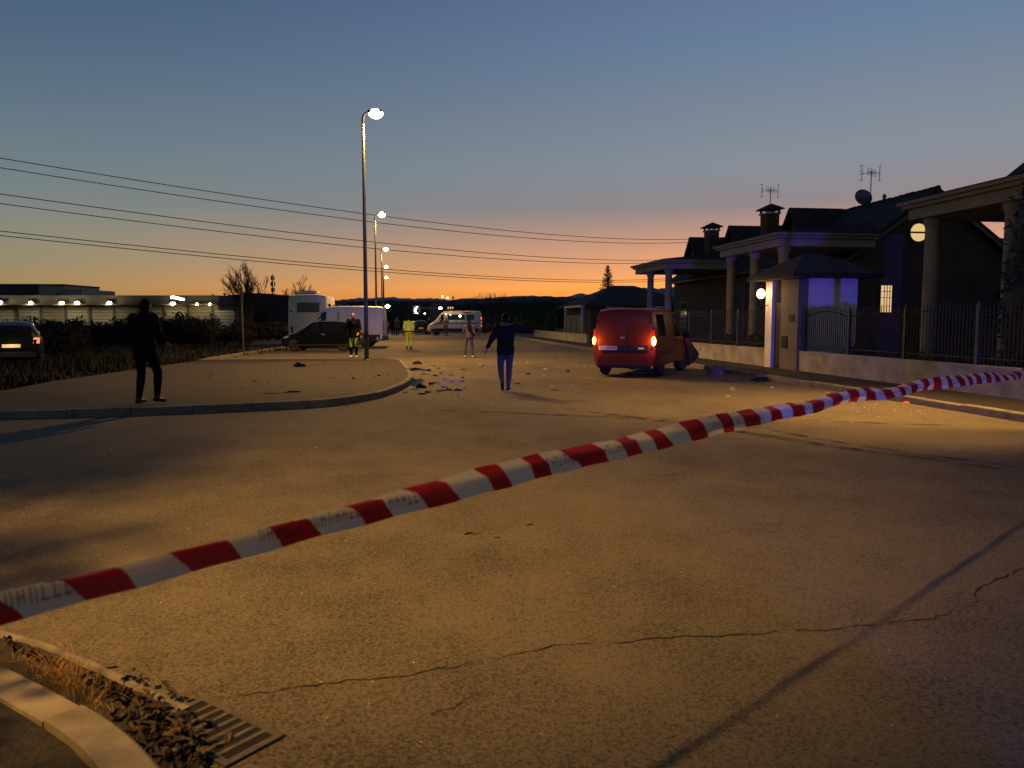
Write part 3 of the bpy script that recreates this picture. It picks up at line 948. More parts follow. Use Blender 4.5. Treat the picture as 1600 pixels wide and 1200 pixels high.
mb = MB(); mb.bb(PX(68, YB + 8) - ox, PX(107, YB + 8) - ox, 0, 10, 0, 6.75); mb.build('wall', 'cladding_white', ob)
mb = MB(); mb.bb(PX(-120, YB + 8) - ox, PX(67.9, YB + 8) - ox, .4, 12, 0, 7.0); mb.build('upper_storey', 'cladding_dark', ob)
mb = MB(); mb.bb(PX(107.1, YB + 8) - ox, PX(133, YB + 8) - ox, .2, 10, 0, 6.2); mb.build('wing', 'cladding_white', ob)
mb = MB(); mb.bb(PX(66, YB + 8) - ox, PX(108, YB + 8) - ox, -.15, 10, 6.752, 6.95); mb.build('parapet', 'cladding_dark', ob)
mb = MB(); mb.box((PX(100, YB + 8) - ox, -.15, 5.4), (.5, .25, .4)); mb.build('camera_box', 'dark_metal', ob)

# second dark range further right and far sheds
for nm, lb, a, b, yt, Y, mat in (('storage_shed', 'dark flat storage shed between warehouse and motorhome', 346, 470, 463, 120, 'cladding_dark'),
                                ('storage_shed', 'far dark shed between the lamp posts and the ambulance', 548, 672, 473, 150, 'cladding_dark'),
                                ('storage_shed', 'far dark shed behind the walking man and hedge', 742, 930, 474, 170, 'cladding_dark')):
    t = thing(nm, lb, 'building', (PX((a + b) / 2, Y), Y, 0), 0, 'dark sheds on the horizon')
    w = PX(b, Y) - PX(a, Y); h = D(600, yt, Y).z
    mb = MB(); mb.bb(-w / 2, w / 2, 0, 18, 0, h - .3); mb.build('wall', mat, t)
    mb = MB(); mb.extr([(-w / 2 - .4, -.4, h - .3), (w / 2 + .4, -.4, h - .3), (w / 2 + .4, -.4, h), (0, -.4, h + .5), (-w / 2 - .4, -.4, h)], (0, 19, 0)); mb.build('roof', 'cladding_dark', t)
    for q in range(6):
        xx = -w / 2 + (q + .5) * w / 6
        mb = MB(); mb.bb(xx - w / 30, xx + w / 30, -.06, -.003, .1, h * .55); mb.build('door', 'shutter', t)
for lb, x, y, Y, s in (('white floodlight right of the white van roof', 606, 478, 140, .8), ('white light beside the ambulance roof front', 688, 481, 130, .55),
                       ('tiny white light on the far shed right of the hi-vis worker', 664, 489, 140, .35)):
    f = flood(lb, D(x, y, Y), 0, mat='flood_white', size=s)
    f['group'] = 'far white floodlights'
t = thing('lit_sign', 'hooked white lit sign on the dark shed above the hi-vis worker', 'sign', D(651, 487, 140))
mb = MB(); mb.tube([(.15, 0, .9), (-.2, 0, .5), (-.3, 0, .05), (-.1, 0, -.25), (.2, 0, -.3)], [.06, .13, .16, .14, .08], 6); mb.build('neon_tube', 'flood_white', t)
mb = MB(); mb.box((0, .25, .2), (1.4, .1, 1.9)); mb.build('backing', 'cladding_dark', t)
t = thing('lit_sign', 'small orange lit sign above the ambulance roof', 'sign', D(704, 481, 120))
mb = MB(); mb.box((0, .1, 0), (1.3, .1, .5)); mb.build('backing', 'cladding_dark', t)
for q in range(3):
    mb = MB(); mb.box((-.36 + q * .34, .02, 0), (.2, .05, .3)); mb.build('lit_letter', 'amber_on' if False else 'window_lit', t)
t = thing('forecourt_canopy', 'thin pale canopy on posts left of the ambulance', 'canopy', (PX(672, 128), 128, 0))
mb = MB(); mb.bb(-1.6, 1.6, -1.5, 1.5, 3.45, 3.65); mb.build('roof', 'cladding_white', t)
for dx in (-1.3, 1.3):
    mb = MB(); mb.tube([(dx, 0, 0), (dx, 0, 3.45)], .08, 6); mb.build('post', 'galv', t)

# ------------------------------------------------------------------ street lamps
def street_lamp(h=8.7):
    t = thing('street_lamp', '', 'street lamp')
    mb = MB(); mb.tube([(0, 0, -.05), (0, 0, .5), (0, 0, h * .6), (0, 0, h - .15), (.02, 0, h - .02), (.09, 0, h + .06), (.22, 0, h + .10)], [.085, .082, .062, .05, .048, .045, .04], 12)
    mb.build('pole', 'galv', t, smooth=50)
    mb = MB(); mb.bb(-.045, .045, -.092, -.07, .75, 1.05); mb.build('hatch', 'dark_metal', t)
    mb = MB(); mb.lathe([(.13, 0), (.12, .04), (.09, .05)], n=12); mb.build('collar', 'kerb_dark', t)
    mb = MB(); mb.add([(.15, -.13, h + .06), (.72, -.15, h + .08), (.72, .15, h + .08), (.15, .13, h + .06), (.2, -.08, h + .17), (.64, -.1, h + .19), (.64, .1, h + .19), (.2, .08, h + .17)],
                      [(3, 2, 1, 0), (4, 5, 6, 7), (0, 1, 5, 4), (1, 2, 6, 5), (2, 3, 7, 6), (3, 0, 4, 7)])
    hd = mb.build('lamp_head', 'galv', t)
    mb = MB(); mb.ball((.46, 0, h + .05), (.25, .18, .17), 14, 8); mb.build('lamp_bowl', 'lamp_bowl', hd, smooth=60)
    return t


TA, TB, TC = D(60, 925, 1.5), D(700, 766, 2.2), D(1590, 586, 6.5)      # the barrier tape's line
TAB = TC - TA
TAPE_END = Vector(((TA + TAB * 1.81).x, (TA + TAB * 1.81).y, .115))
lamps = [('tall street lamp on the pavement corner, largest of the row', G(573, 563, .118), 1.2),
         ('second street lamp of the row, behind the white van', Vector((-9.37, 53.3, 0)), .9),
         ('third street lamp of the row receding to the horizon', Vector((-13.3, 79.0, 0)), .7),
         ('fourth street lamp of the row receding to the horizon', Vector((-17.5, 105, 0)), 0),
         ('fifth and smallest street lamp of the receding row', Vector((-21.7, 131, 0)), 0),
         ('far street lamp left of the two thin posts above the ambulance', Vector((PX(690, 235), 235, 0)), 0),
         ('farthest street lamp, right of its twin above the ambulance', Vector((PX(698, 250), 250, 0)), 0),
         ('street lamp beside the photographer lighting the near road', Vector((-6.0, -.6, 0)), 1.9),
         ('street lamp on the right pavement to which the tape is tied', TAPE_END, 1.8)]
proto = street_lamp()
lamp_objs = []
for n, (lb, p, pw) in enumerate(lamps):
    o = proto if n == 0 else copy_tree(proto)
    o.location = p
    tag(o, lb, 'street lamp', 'street lamps along the road')
    lamp_objs.append((o, n, p, pw))
for o, n, p, pw in lamp_objs:
    if pw:
        l = point_light('street_light', (.46, 0, 8.45), LAMP_W * pw, LAMP_COL, o, .18, 150)
        aim = {7: (-1.0, 6.6, 0), 8: (5.6, 13.4, 0)}.get(n)
        if aim:
            w = Vector(p) + Vector((.46, 0, 8.45))
            l.rotation_euler = (Vector(aim) - w).to_track_quat('-Z', 'Y').to_euler()
            l.data.spot_size, l.data.spot_blend = (R(53) if n == 7 else R(58)), 1.0

# slim poles on the pavement
t = thing('sign_post', 'thin grey post standing at the pavement edge before the bare tree', 'post', G(381, 557, .118))
mb = MB(); mb.tube([(0, 0, -.02), (-.03, 0, 2.75)], .032, 8); mb.build('pole', 'galv', t)
mb = MB(); mb.bb(-.07, .02, -.05, .05, 2.1, 2.75); mb.build('sleeve', 'dark_metal', t)
mb = MB(); mb.lathe([(.06, 0), (.05, .04)], n=8); mb.build('foot', 'kerb_dark', t)
t = thing('phone_mast', 'slim dark antenna mast between the two bare trees', 'mast', (PX(430, 160), 160, 0))
mb = MB(); mb.tube([(0, 0, 0), (0, 0, 11)], [.22, .1], 8); mb.build('pole', 'dark_metal', t)
for z, w in ((10.2, .3), (9.0, .42), (7.8, .3), (6.6, .4)):
    mb = MB()
    for a in (0, 2.1, 4.2): mb.box((w * math.cos(a), w * math.sin(a), z), (.22, .14, .9), a)
    mb.build('antenna_panel', 'dark_metal', t)
for px, py in ((355, 460), (337, 462)):
    t = thing('chimney_flue', 'thin flue on the shed roof ' + ('nearer the bare tree' if px == 355 else 'at the end of the warehouse'), 'flue', (PX(px, 119), 119, 0))
    mb = MB(); mb.tube([(0, 0, 0), (0, 0, D(px, py, 119).z)], .12, 6); mb.build('pipe', 'dark_metal', t)
    mb = MB(); mb.lathe([(.12, 0), (.28, .02), (.05, .25)], c=(0, 0, D(px, py, 119).z), n=8); mb.build('cap', 'dark_metal', t)

# ------------------------------------------------------------------ overhead cables
wires = [('highest overhead cable crossing the left sky', (0, 247), (480, 321), (1070, 374)), ('second overhead cable from the top', (0, 262), (480, 333), (1070, 379)),
         ('third overhead cable from the top', (0, 303), (480, 366), (1040, 406)), ('fourth overhead cable from the top', (0, 318), (480, 377), (1040, 410)),
         ('fifth overhead cable, upper of the lowest pair', (0, 361), (480, 410), (1010, 437)), ('lowest overhead cable of the six', (0, 368), (480, 415), (1010, 440))]
for n, (lb, a, b, c) in enumerate(wires):
    YA, YC = 62 + 3 * (n % 2), 190
    A, C = D(*a, YA), D(*c, YC)
    kx = (b[0] - 800) / 1200
    # plan line A-C meets the sight plane of the middle point
    best = min((abs((A.x + (C.x - A.x) * s) / (A.y + (C.y - A.y) * s) - kx / (1 - 0)), s) for s in [q / 400 for q in range(401)])[1]
    pm = A.lerp(C, best); zm = D(*b, pm.y).z
    def zz(s, z0=A.z, z1=zm, z2=C.z, m=best):
        return z0 * (s - m) * (s - 1) / (m * 1) + z1 * s * (s - 1) / (m * (m - 1)) + z2 * s * (s - m) / (1 - m)
    pts = []
    for q in range(-14, 75):
        s = q / 50
        pts.append(Vector((A.x + (C.x - A.x) * s, A.y + (C.y - A.y) * s, zz(s))))
    mb = MB(); mb.tube(pts, [.022 + .00022 * p.y for p in pts], 5)
    tag(mb.build('overhead_cable', 'cable'), lb, 'cable', 'overhead cables in the sky')

# ------------------------------------------------------------------ trees, hedges, scrub
def bare_tree(label, loc, h, seedv, spread=.55, levels=5):
    rr = random.Random(seedv)
    t = thing('bare_tree', label, 'tree', loc, 0, 'bare winter trees at left')
    trunk, twigs = MB(), MB()
    def grow(p, d, L_, r, lev):
        mid = p + d * L_ * .5 + Vector((rr.uniform(-1, 1), rr.uniform(-1, 1), 0)) * L_ * .04
        e = p + d * L_
        (trunk if lev < 2 else twigs).tube([p, mid, e], [r, r * .85, r * .68], 6 if lev < 2 else 4, cap=False)
        if lev >= levels: return
        n = 3 if lev else 7
        for k in range(n + (1 if rr.random() < .5 else 0)):
            a = rr.uniform(0, 2 * math.pi); tilt = rr.uniform(.2, spread) * (1.2 if lev == 0 else 1)
            ax = Vector((math.cos(a), math.sin(a), 0))
            nd = (d * math.cos(tilt) + (ax - d * ax.dot(d)).normalized() * math.sin(tilt) + Vector((0, 0, .14))).normalized()
            s = rr.uniform(.35, 1.0) if lev else rr.uniform(.25, 1)
            grow(p + d * L_ * s, nd, L_ * rr.uniform(.55, .8), max(r * .55 * (1.1 - .3 * s), .011), lev + 1)
    grow(Vector((0, 0, -.05)), Vector((0, 0, 1)), h * .36, h * .02, 0)
    trunk.build('trunk', 'bark', t, smooth=60)
    twigs.build('crown', 'bark', t)
    return t


bare_tree('larger bare winter tree at left against the orange sky', (PX(393, 62), 62, 0), 7.2, 3)
bare_tree('smaller bare winter tree just left of the motorhome', (PX(468, 75), 75, 0), 5.9, 8, .5)


def leaf_cloud(mb, c, rad, n, size, rr, mi=0):
    for k in range(n):
        while True:
            q = Vector((rr.uniform(-1, 1), rr.uniform(-1, 1), rr.uniform(-1, 1)))
            if q.length < 1: break
        q = q * (.55 + .45 * rr.random())
        p = Vector(c) + Vector((q.x * rad[0], q.y * rad[1], q.z * rad[2]))
        a = Vector((rr.gauss(0, 1), rr.gauss(0, 1), rr.gauss(0, 1))).normalized(); b = a.orthogonal().normalized()
        s = size * rr.uniform(.5, 1.4)
        mb.add([p - a * s, p + b * s * .4, p + a * s, p - b * s * .4], [(0, 1, 2, 3)], mi)


def conifer(label, loc, h, r, seedv, dens=1.0, group=None, name='conifer_tree', core=False):
    rr = random.Random(seedv)
    t = thing(name, label, 'tree', loc, 0, group)
    mb = MB(); mb.tube([(0, 0, -.05), (0, 0, h * .5), (0, 0, h)], [h * .022, h * .014, .015], 7); mb.build('trunk', 'bark', t)
    mb = MB()
    z = h * .06
    while z < h * .99:
        f = 1 - z / h
        n = int((5 + 7 * f) * dens)
        for k in range(n):
            a = rr.uniform(0, 2 * math.pi); L_ = r * (f ** .8) * rr.uniform(.65, 1.12) + .08
            d = Vector((math.cos(a), math.sin(a), rr.uniform(-.25, .25)))
            p0 = Vector((0, 0, z + rr.uniform(-.1, .1)))
            m = max(4, int(L_ / .09))
            for q in range(m):
                s = (q + 1) / m
                p = p0 + d * L_ * s + Vector((0, 0, .22 * L_ * s * s))
                for w in range(3):
                    e = Vector((rr.gauss(0, 1), rr.gauss(0, 1), rr.gauss(0, .6))).normalized() * rr.uniform(.10, .26) * (1.15 - .5 * s)
                    sd = e.cross(Vector((0, 0, 1))).normalized() * .045
                    mb.add([p - sd, p + e * 1.2, p + sd], [(0, 1, 2)])
        z += h * .028 + .04
    if core:
        mb.lathe([(r * .70, h * .05), (r * .74, h * .2), (r * .56, h * .45), (r * .32, h * .7), (.02, h * .95)], n=11)
    mb.build('crown', 'needles', t)
    return t


conifer('dark spiky conifer standing behind the red van against the sunset', (PX(948, 78), 78, 0), 7.1, 1.7, 5, 2.2)
t = thing('evergreen_tree', 'tall black columnar evergreen at the right edge inside the fence', 'tree', (10.72, 15.0, .15))
rr = random.Random(19)
tw = MB(); tw.tube([(0, 0, -.05), (0, 0, 2.5), (.05, 0, 5.0)], [.13, .09, .02], 8); tw.build('trunk', 'bark', t)
lv = MB()
for k in range(46):
    z = .5 + 4.6 * (k / 45); r_ = 1.45 * (1 - max(0, z - 3.4) / 2.6) * (1 if z > 1 else .85)
    a_ = rr.uniform(0, 6.28); d_ = r_ * rr.uniform(.35, .62)
    leaf_cloud(lv, (math.cos(a_) * d_, math.sin(a_) * d_, z), (r_ * .55, r_ * .55, .5), 330, .085, rr)
lv.lathe([(.8, .2), (1.0, 1.2), (1.0, 2.6), (.75, 3.8), (.3, 4.7), (.03, 5.0)], n=12)
lv.build('crown', 'needles', t)
conifer('small dark conifer right of the far lamps, beside the hedge', (PX(709, 135), 135, 0), 5.9, 1.3, 21, .8)


def hedge(name, label, cat, pts, hw, h, n, size, seedv, mat='hedge', group=None, jag=.3, base=0.0):
    rr = random.Random(seedv)
    P = [Vector((p[0], p[1], 0)) for p in pts]
    t = thing(name, label, cat, P[0], 0, group)
    mb = MB(); core = MB()
    path = resample(P, max(.3, hw * .8)) + [P[-1]]
    for p in path:
        hh = h * (1 + rr.uniform(-jag, jag))
        leaf_cloud(mb, p - P[0] + Vector((0, 0, base + hh * .5)), (hw * 1.2, hw * 1.2, hh * .52), n, size, rr)
        core.ball(p - P[0] + Vector((0, 0, base + hh * .38)), (hw * .62, hw * .62, hh * .38), 7, 5)
    mb.build('foliage', mat, t)
    core.build('inner_foliage', mat, t)
    return t


hedge('garden_hedge', 'black hedge behind the spiked fence, right of the gatehouse', 'hedge', [RF(6.0, WV + 1.0).xy, RF(18.0, WV + 1.3).xy], .45, .72, 190, .07, 31, base=.12)
hedge('garden_hedge', 'low dark bush in front of the blue lit gatehouse wall', 'hedge', [RF(20.1, WV + 1.2).xy, RF(20.4, WV + 1.9).xy], .26, .8, 260, .06, 37, base=.12)
hedge('garden_hedge', 'dark hedge behind the fence, left of the globe lamp', 'hedge', [RF(26.0, WV + 1.4).xy, RF(44, WV + 1.4).xy], .5, 1.0, 110, .08, 32, base=.12)
hedge('tall_hedge', 'long black hedge on the skyline behind the walking man', 'hedge', [(PX(712, 140), 140), (PX(800, 138), 138), (PX(880, 136), 136), (PX(945, 128), 128)], 1.6, 5.2, 260, .28, 33, jag=.12)
hedge('tall_hedge', 'dark trees along the street behind the ambulance on the right', 'hedge', [(PX(758, 92), 92), (PX(800, 90), 90), (PX(860, 84), 84)], 1.1, 2.9, 220, .18, 34, jag=.15)
hedge('tall_hedge', 'dark bushes behind the group beyond the white van', 'hedge', [(PX(595, 120), 120), (PX(660, 118), 118)], 1.4, 3.2, 220, .22, 35, jag=.2)
# reedy top of the far hedge
rr = random.Random(61)
mb = MB()
for k in range(150):
    x = PX(rr.uniform(742, 792), 139); p = Vector((x, 139, 5.0)); e = p + Vector((rr.uniform(-.35, .35), 0, rr.uniform(.4, 1.6)))
    mb.tube([p, e], [.03, .012], 3)
t = thing('reed_clump', 'wispy bare shrub tops on the black skyline hedge', 'shrub', (PX(767, 139), 139, 0))
mb.build('stems', 'bark', t, off=t.location)
mb = MB(); mb.tube([(0, 0, 0), (0, 0, 5.1)], .12, 5); mb.build('stem', 'bark', t)

# waste ground on the left
rr = random.Random(77)
mb = MB()
for k in range(16000):
    s = rr.random()
    y = 16.5 + 55 * s ** 1.6
    xl, xr = -.72 * y - 3, min(-11.6, -.30 * y - 2 if y > 42 else -11.6)
    x = rr.uniform(xl, xr)
    h = rr.uniform(.08, .34) * (1 + .6 * noise.noise((x * .25, y * .25, 0)))
    a = rr.uniform(0, 6.28); w = .018 + .0006 * y
    d = Vector((math.cos(a) * w, math.sin(a) * w, 0)); tip = Vector((rr.uniform(-.16, .16), rr.uniform(-.16, .16), h))
    p = Vector((x, y, -.03))
    mb.add([p - d, p + d, p + tip], [(0, 1, 2)])
tag(mb.build('rough_grass', 'scrub'), 'dark rough grass covering the waste ground at left', 'grass', kind='stuff')
for n, (px, Y, h, lb) in enumerate(((60, 50, 1.5, 'dark scrub bush behind the parked car at far left'), (150, 46, 1.7, 'dark scrub bush left of the dark walking man'), (262, 48, 1.8, 'dark scrub bush right of the dark walking man'),
                                    (330, 55, 1.6, 'dark scrub bush left of the thin post'), (418, 60, 1.4, 'dark scrub bush behind the black hatchback bonnet'), (20, 34, 1.2, 'low dark bramble right behind the far left car'))):
    x = PX(px, Y)
    hedge('scrub_bush', lb, 'bush', [(x - 2.4, Y), (x + 2.4, Y + .5)], .8, h, 420, .13, 80 + n, 'scrub', 'scrub bushes on the waste ground', jag=.35)

hedge('street_hedge', 'leafy hedge beside the photographer shading the near kerb', 'hedge', [(-5.0, 3.3), (-3.0, 2.15), (-2.1, 1.0)], .42, 2.45, 420, .045, 91, jag=.12)

t = thing('added_shading_tree', 'small unseen leafy tree added to shade the left of the road', 'tree', (-5.3, 2.2, .08))  # unseen tree, added so its shadow darkens the left of the road
rr = random.Random(17)
tw = MB(); lv = MB()
tw.tube([(0, 0, -.05), (.04, .02, 1.8), (0, .05, 3.4)], [.075, .06, .045], 8)
for k in range(16):
    a = rr.uniform(0, 6.28); e = Vector((math.cos(a) * rr.uniform(.4, 1.2), math.sin(a) * rr.uniform(.4, 1.2), rr.uniform(3.7, 5.6)))
    tw.tube([(0, .03, rr.uniform(2.4, 3.4)), e * .6 + Vector((0, 0, 1.3)), e], [.03, .02, .008], 5)
    leaf_cloud(lv, e, (.62, .62, .5), 300, .055, rr)
tw.build('trunk', 'bark', t); lv.build('crown', 'hedge', t)

# ------------------------------------------------------------------ vehicles (local +x is forward)
class Loft:
    """car body skin: stations along the length, each (x, z sill, z belt, z top, half width sill, belt, top)"""
    def __init__(s, st, crown=.03, jitter=None):
        s.rows = []
        for q in st:
            x, zb, zs, zt, wb, ws, wt = q
            h = zt - zs
            r = [(0, zb), (wb * .8, zb), (wb, zb + .07), (wb + (ws - wb) * .7, zb + (zs - zb) * .42), (ws, zb + (zs - zb) * .78), (ws * .985, zs),
                 (ws * .985 + (wt - ws * .985) * .5, zs + h * .46), (wt, zt - h * .13 - .004), (wt * .95, zt - h * .035 - .002), (wt * .6, zt + crown * .6), (0, zt + crown)]
            s.rows.append([Vector((x, a, b)) for a, b in r])
        if jitter: jitter(s.rows)
    def P(s, a, t, side):
        i = min(int(a), len(s.rows) - 2); j = min(int(t), 9); f, g = a - i, t - j
        p = s.rows[i][j].lerp(s.rows[i + 1][j], f).lerp(s.rows[i][j + 1].lerp(s.rows[i + 1][j + 1], f), g)
        return Vector((p.x, p.y * side, p.z))
    def body(s):
        mb = MB(); n = len(s.rows)
        ring = lambda r: [Vector((p.x, -p.y, p.z)) for p in r] + [p for p in r[1:-1]][::-1]
        vs = [p for r in s.rows for p in ring(r)]
        m = len(ring(s.rows[0]))
        fs = [(i * m + k, i * m + (k + 1) % m, (i + 1) * m + (k + 1) % m, (i + 1) * m + k) for i in range(n - 1) for k in range(m)]
        fs += [tuple(range(m)), tuple(range((n - 1) * m, n * m))]
        return mb.add(vs, fs)
    def patch(s, a0, a1, t0, t1, side, off=.006, na=4, ntt=3, trap=0.0):
        """a piece of glass or trim following the skin; side 0 spans both halves"""
        mb = MB(); vs = []
        cols = []
        if side:
            ts = [(t0 + (t1 - t0) * k / ntt, side) for k in range(ntt + 1)]
        else:
            ts = [(t0 + (t1 - t0) * k / ntt, -1) for k in range(ntt + 1)] + [(t1 + (t0 - t1) * k / ntt, 1) for k in range(1, ntt + 1)]
        for k in range(na + 1):
            for (t, sd) in ts:
                a = a0 + (a1 - a0) * k / na
                e = .02
                p = s.P(a, t, sd)
                du = s.P(min(a + e, len(s.rows) - 1.001), t, sd) - s.P(max(a - e, 0), t, sd)
                dv = s.P(a, min(t + e, 9.999), sd) - s.P(a, max(t - e, 0), sd)
                nn = du.cross(dv)
                if nn.length > 1e-9:
                    nn.normalize()
                    if nn.dot(p - Vector((p.x * .9, 0, .8))) < 0: nn = -nn
                vs.append(p + nn * off)
        m = len(ts)
        fs = [(i * m + k, i * m + k + 1, (i + 1) * m + k + 1, (i + 1) * m + k) for i in range(na) for k in range(m - 1)]
        return mb.add(vs, fs)


def cut_arches(mb, wheels, r, mats, name, parent, smooth=35):
    o = mb.build(name, mats, parent, smooth)
    cm = MB()
    for (x, y) in wheels:
        sg = 1 if y > 0 else -1
        cm.lathe([(r, abs(y) - .16), (r, abs(y) + .4)] if sg > 0 else [(r, -abs(y) - .4), (r, -abs(y) + .16)], c=(x, 0, r * .82), axis='Y', n=24)
    c = cm.build('tmp_cut', 'plastic')
    m = o.modifiers.new('b', 'BOOLEAN'); m.operation = 'DIFFERENCE'; m.object = c; m.solver = 'EXACT'
    try: m.material_mode = 'TRANSFER'
    except Exception: pass
    bpy.context.view_layer.update()
    me = evaluated(o)
    o.modifiers.clear(); old = o.data; o.data = me
    cd = c.data; bpy.data.objects.remove(c); bpy.data.meshes.remove(cd); bpy.data.meshes.remove(old)
    me.polygons.foreach_set('use_smooth', [True] * len(me.polygons)); me.set_sharp_from_angle(angle=R(smooth))
    return o


def wheel(parent, x, y, r, w=.2, rim='alloy', spokes=7, steer=0.0):
    sg = 1 if y > 0 else -1
    mb = MB(); mb.lathe([(r * .62, -w * .48), (r * .9, -w * .5), (r * .985, -w * .36), (r, -w * .2), (r, w * .2), (r * .985, w * .36), (r * .9, w * .5), (r * .62, w * .48)], axis='Y', n=28)
    t = mb.build('wheel', 'tyre', parent, smooth=40)
    t.location = (x, y - sg * w * .5, r); t.rotation_euler = (0, 0, steer)
    mb = MB(); f = sg * w * .42
    mb.lathe([(r * .66, f - .01), (r * .66, f + .012), (r * .58, f + .012), (r * .58, f - .01)], axis='Y', n=28)
    mb.lathe([(r * .16, f - .02), (r * .15, f + .012)], axis='Y', n=12)
    for k in range(spokes):
        a = k * 2 * math.pi / spokes
        c = Vector((math.cos(a) * r * .36, f - sg * .012, math.sin(a) * r * .36))
        mb.box(c, (r * .5, .022, r * (.13 if rim == 'alloy' else .3)), M=Matrix.Rotation(-a, 4, 'Y'))
    mb.build('rim', rim, t)
    mb = MB(); mb.lathe([(r * .57, f - sg * .05), (r * .57, f - sg * .04)], axis='Y', n=20); mb.build('brake_disc', 'dark_metal', t)
    return t


def lettering(text, size, mat, parent, loc, rot, name='lettering', ext=.002):
    cu = bpy.data.curves.new('txt', 'FONT'); cu.body = text; cu.size = size; cu.align_x = 'CENTER'; cu.align_y = 'CENTER'; cu.extrude = ext
    o = bpy.data.objects.new('txt', cu); COL.objects.link(o)
    bpy.context.view_layer.update()
    me = evaluated(o)
    bpy.data.objects.remove(o); bpy.data.curves.remove(cu)
    me.materials.clear(); me.materials.append(MT[mat])
    n = link(name, me, parent); n.location = loc; n.rotation_euler = rot
    return n


def small(parent, name, mat, c, d, rz=0, smooth=None):
    mb = MB()
    x, y, z = d[0] / 2, d[1] / 2, d[2] / 2
    # chamfered block
    b = min(x, y, z) * .45
    vs = []
    for sz, zz, k in ((-1, z, 0), (-1, z - b, 1), (1, z - b, 1), (1, z, 0)):
        ix, iy = (x, y) if k else (x - b, y - b)
        for a, e in ((-1, -1), (1, -1), (1, 1), (-1, 1)): vs.append((a * ix, e * iy, sz * zz))
    fs = [(3, 2, 1, 0), (12, 13, 14, 15)] + [(i * 4 + k, i * 4 + (k + 1) % 4, (i + 1) * 4 + (k + 1) % 4, (i + 1) * 4 + k) for i in range(3) for k in range(4)]
    mb.add(vs, fs)
    o = mb.build(name, mat, parent); o.location = c; o.rotation_euler = (0, 0, rz)
    return o


def mirrors(parent, x, y, z, mat):
    for s in (-1, 1):
        small(parent, 'wing_mirror', mat, (x, s * (y + .12), z), (.12, .22, .18))


# --- red van with crushed front
pr, pl_ = G(1024, 591), None
van_h = math.pi / 2 - R(25)
van = thing('red_van', 'red delivery van with crushed front and lit amber rear lamps', 'van', (0, 0, 0), van_h)
fwd = Vector((math.cos(van_h), math.sin(van_h), 0)); lft = Vector((-fwd.y, fwd.x, 0))
van.location = pr + fwd * 2.14 + lft * .90 + Vector((0, 0, .005))


def crush(rows):
    rr = random.Random(12)
    n = len(rows)
    for i in (n - 1, n - 2, n - 3):
        k = (1, .6, .25)[n - 1 - i]
        for j, p in enumerate(rows[i]):
            p.x -= k * (.10 + .16 * rr.random()); p.z += k * rr.uniform(-.06, .05); p.y += k * rr.uniform(-.05, .04)


st = [(-2.14, .42, 1.02, 1.70, .80, .86, .70), (-2.10, .34, 1.04, 1.84, .86, .895, .76), (-1.95, .30, 1.05, 1.89, .89, .91, .785), (-1.0, .28, 1.06, 1.90, .905, .915, .79), (-.05, .28, 1.06, 1.89, .905, .915, .785),
      (.75, .28, 1.05, 1.82, .905, .91, .75), (1.05, .28, 1.04, 1.66, .90, .90, .70), (1.52, .28, 1.03, 1.10, .89, .87, .74), (1.95, .30, .92, .97, .86, .83, .70), (2.15, .34, .82, .86, .78, .76, .60)]
lf = Loft(st, .025, crush)
WH = [(-1.32, .9), (-1.32, -.9), (1.38, .9), (1.38, -.9)]
cut_arches(lf.body(), WH, .38, ['red_paint', 'plastic'], 'body', van)
for n, (x, y) in enumerate(WH): wheel(van, x, y * .985, .315, .2, 'steel_rim', 6, R(-18) if x > 0 else 0)
for s in (-1, 1):
    lf.patch(4.15, 5.0, 5.1, 6.95, s).build('side_window', 'glass', van)
    lf.patch(5.1, 5.95, 5.1, 6.85, s).build('side_window', 'glass', van)
    lf.patch(2.1, 3.95, 3.02, 3.3, s, .012, 8, 1).build('side_moulding', 'plastic', van)
    lf.patch(2.15, 3.0, 5.15, 6.85, s).build('side_window', 'glass', van)
    small(van, 'door_handle', 'plastic', (.05, s * .925, .98), (.16, .03, .04))
    small(van, 'roof_rail', 'galv', (-.6, s * .70, 1.935), (1.9, .04, .05))
lf.patch(6.1, 6.92, 7.2, 10, 0).build('windscreen', 'glass', van)
# twin rear doors, proud of the tail
for s, w in ((1, .82), (-1, .56)):
    mb = MB()
    a = .0 if s > 0 else -.0
    y0, y1 = (-.125, .77) if s > 0 else (-.77, -.135)
    pts = [(-2.15, y0, .56), (-2.15, y1 * 1.03 if s > 0 else y1, .56), (-2.155, y1 if s > 0 else y1, 1.02), (-2.12, (y1 - .07) if s > 0 else y1, 1.55), (-2.095, (y1 - .14) if s > 0 else y1, 1.76), (-2.085, y0, 1.80)]
    if s < 0: pts = [(-2.15, y0 * 1.03, .56), (-2.15, y1, .56), (-2.15, y1, 1.02), (-2.10, y1, 1.70), (-2.085, y1, 1.80), (-2.095, y0 + .14, 1.76), (-2.12, y0 + .07, 1.55), (-2.155, y0, 1.02)]
    mb.extr(pts, (-.022, 0, 0))
    d = mb.build('rear_door', 'red_paint', van)
    mb = MB(); zz = .03
    small(d, 'hinge', 'plastic', (-2.17, s * .80, .85), (.04, .05, .09)); small(d, 'hinge', 'plastic', (-2.15, s * .76, 1.5), (.04, .05, .09))
small(van, 'rear_handle_bar', 'plastic', (-2.19, -.05, .80), (.035, 1.3, .17))
pt = small(van, 'number_plate', 'plate', (-2.213, .43, .80), (.012, .52, .115))
lettering('FS 676AY', .115, 'plate_ink', pt, (-.0075, 0, 0), (math.pi / 2, 0, -math.pi / 2), ext=.001)
small(van, 'model_badge', 'plate', (-2.212, -.50, .80), (.012, .16, .06))
small(van, 'door_latch', 'silver_bit', (-2.19, .02, 1.09), (.02, .12, .05))
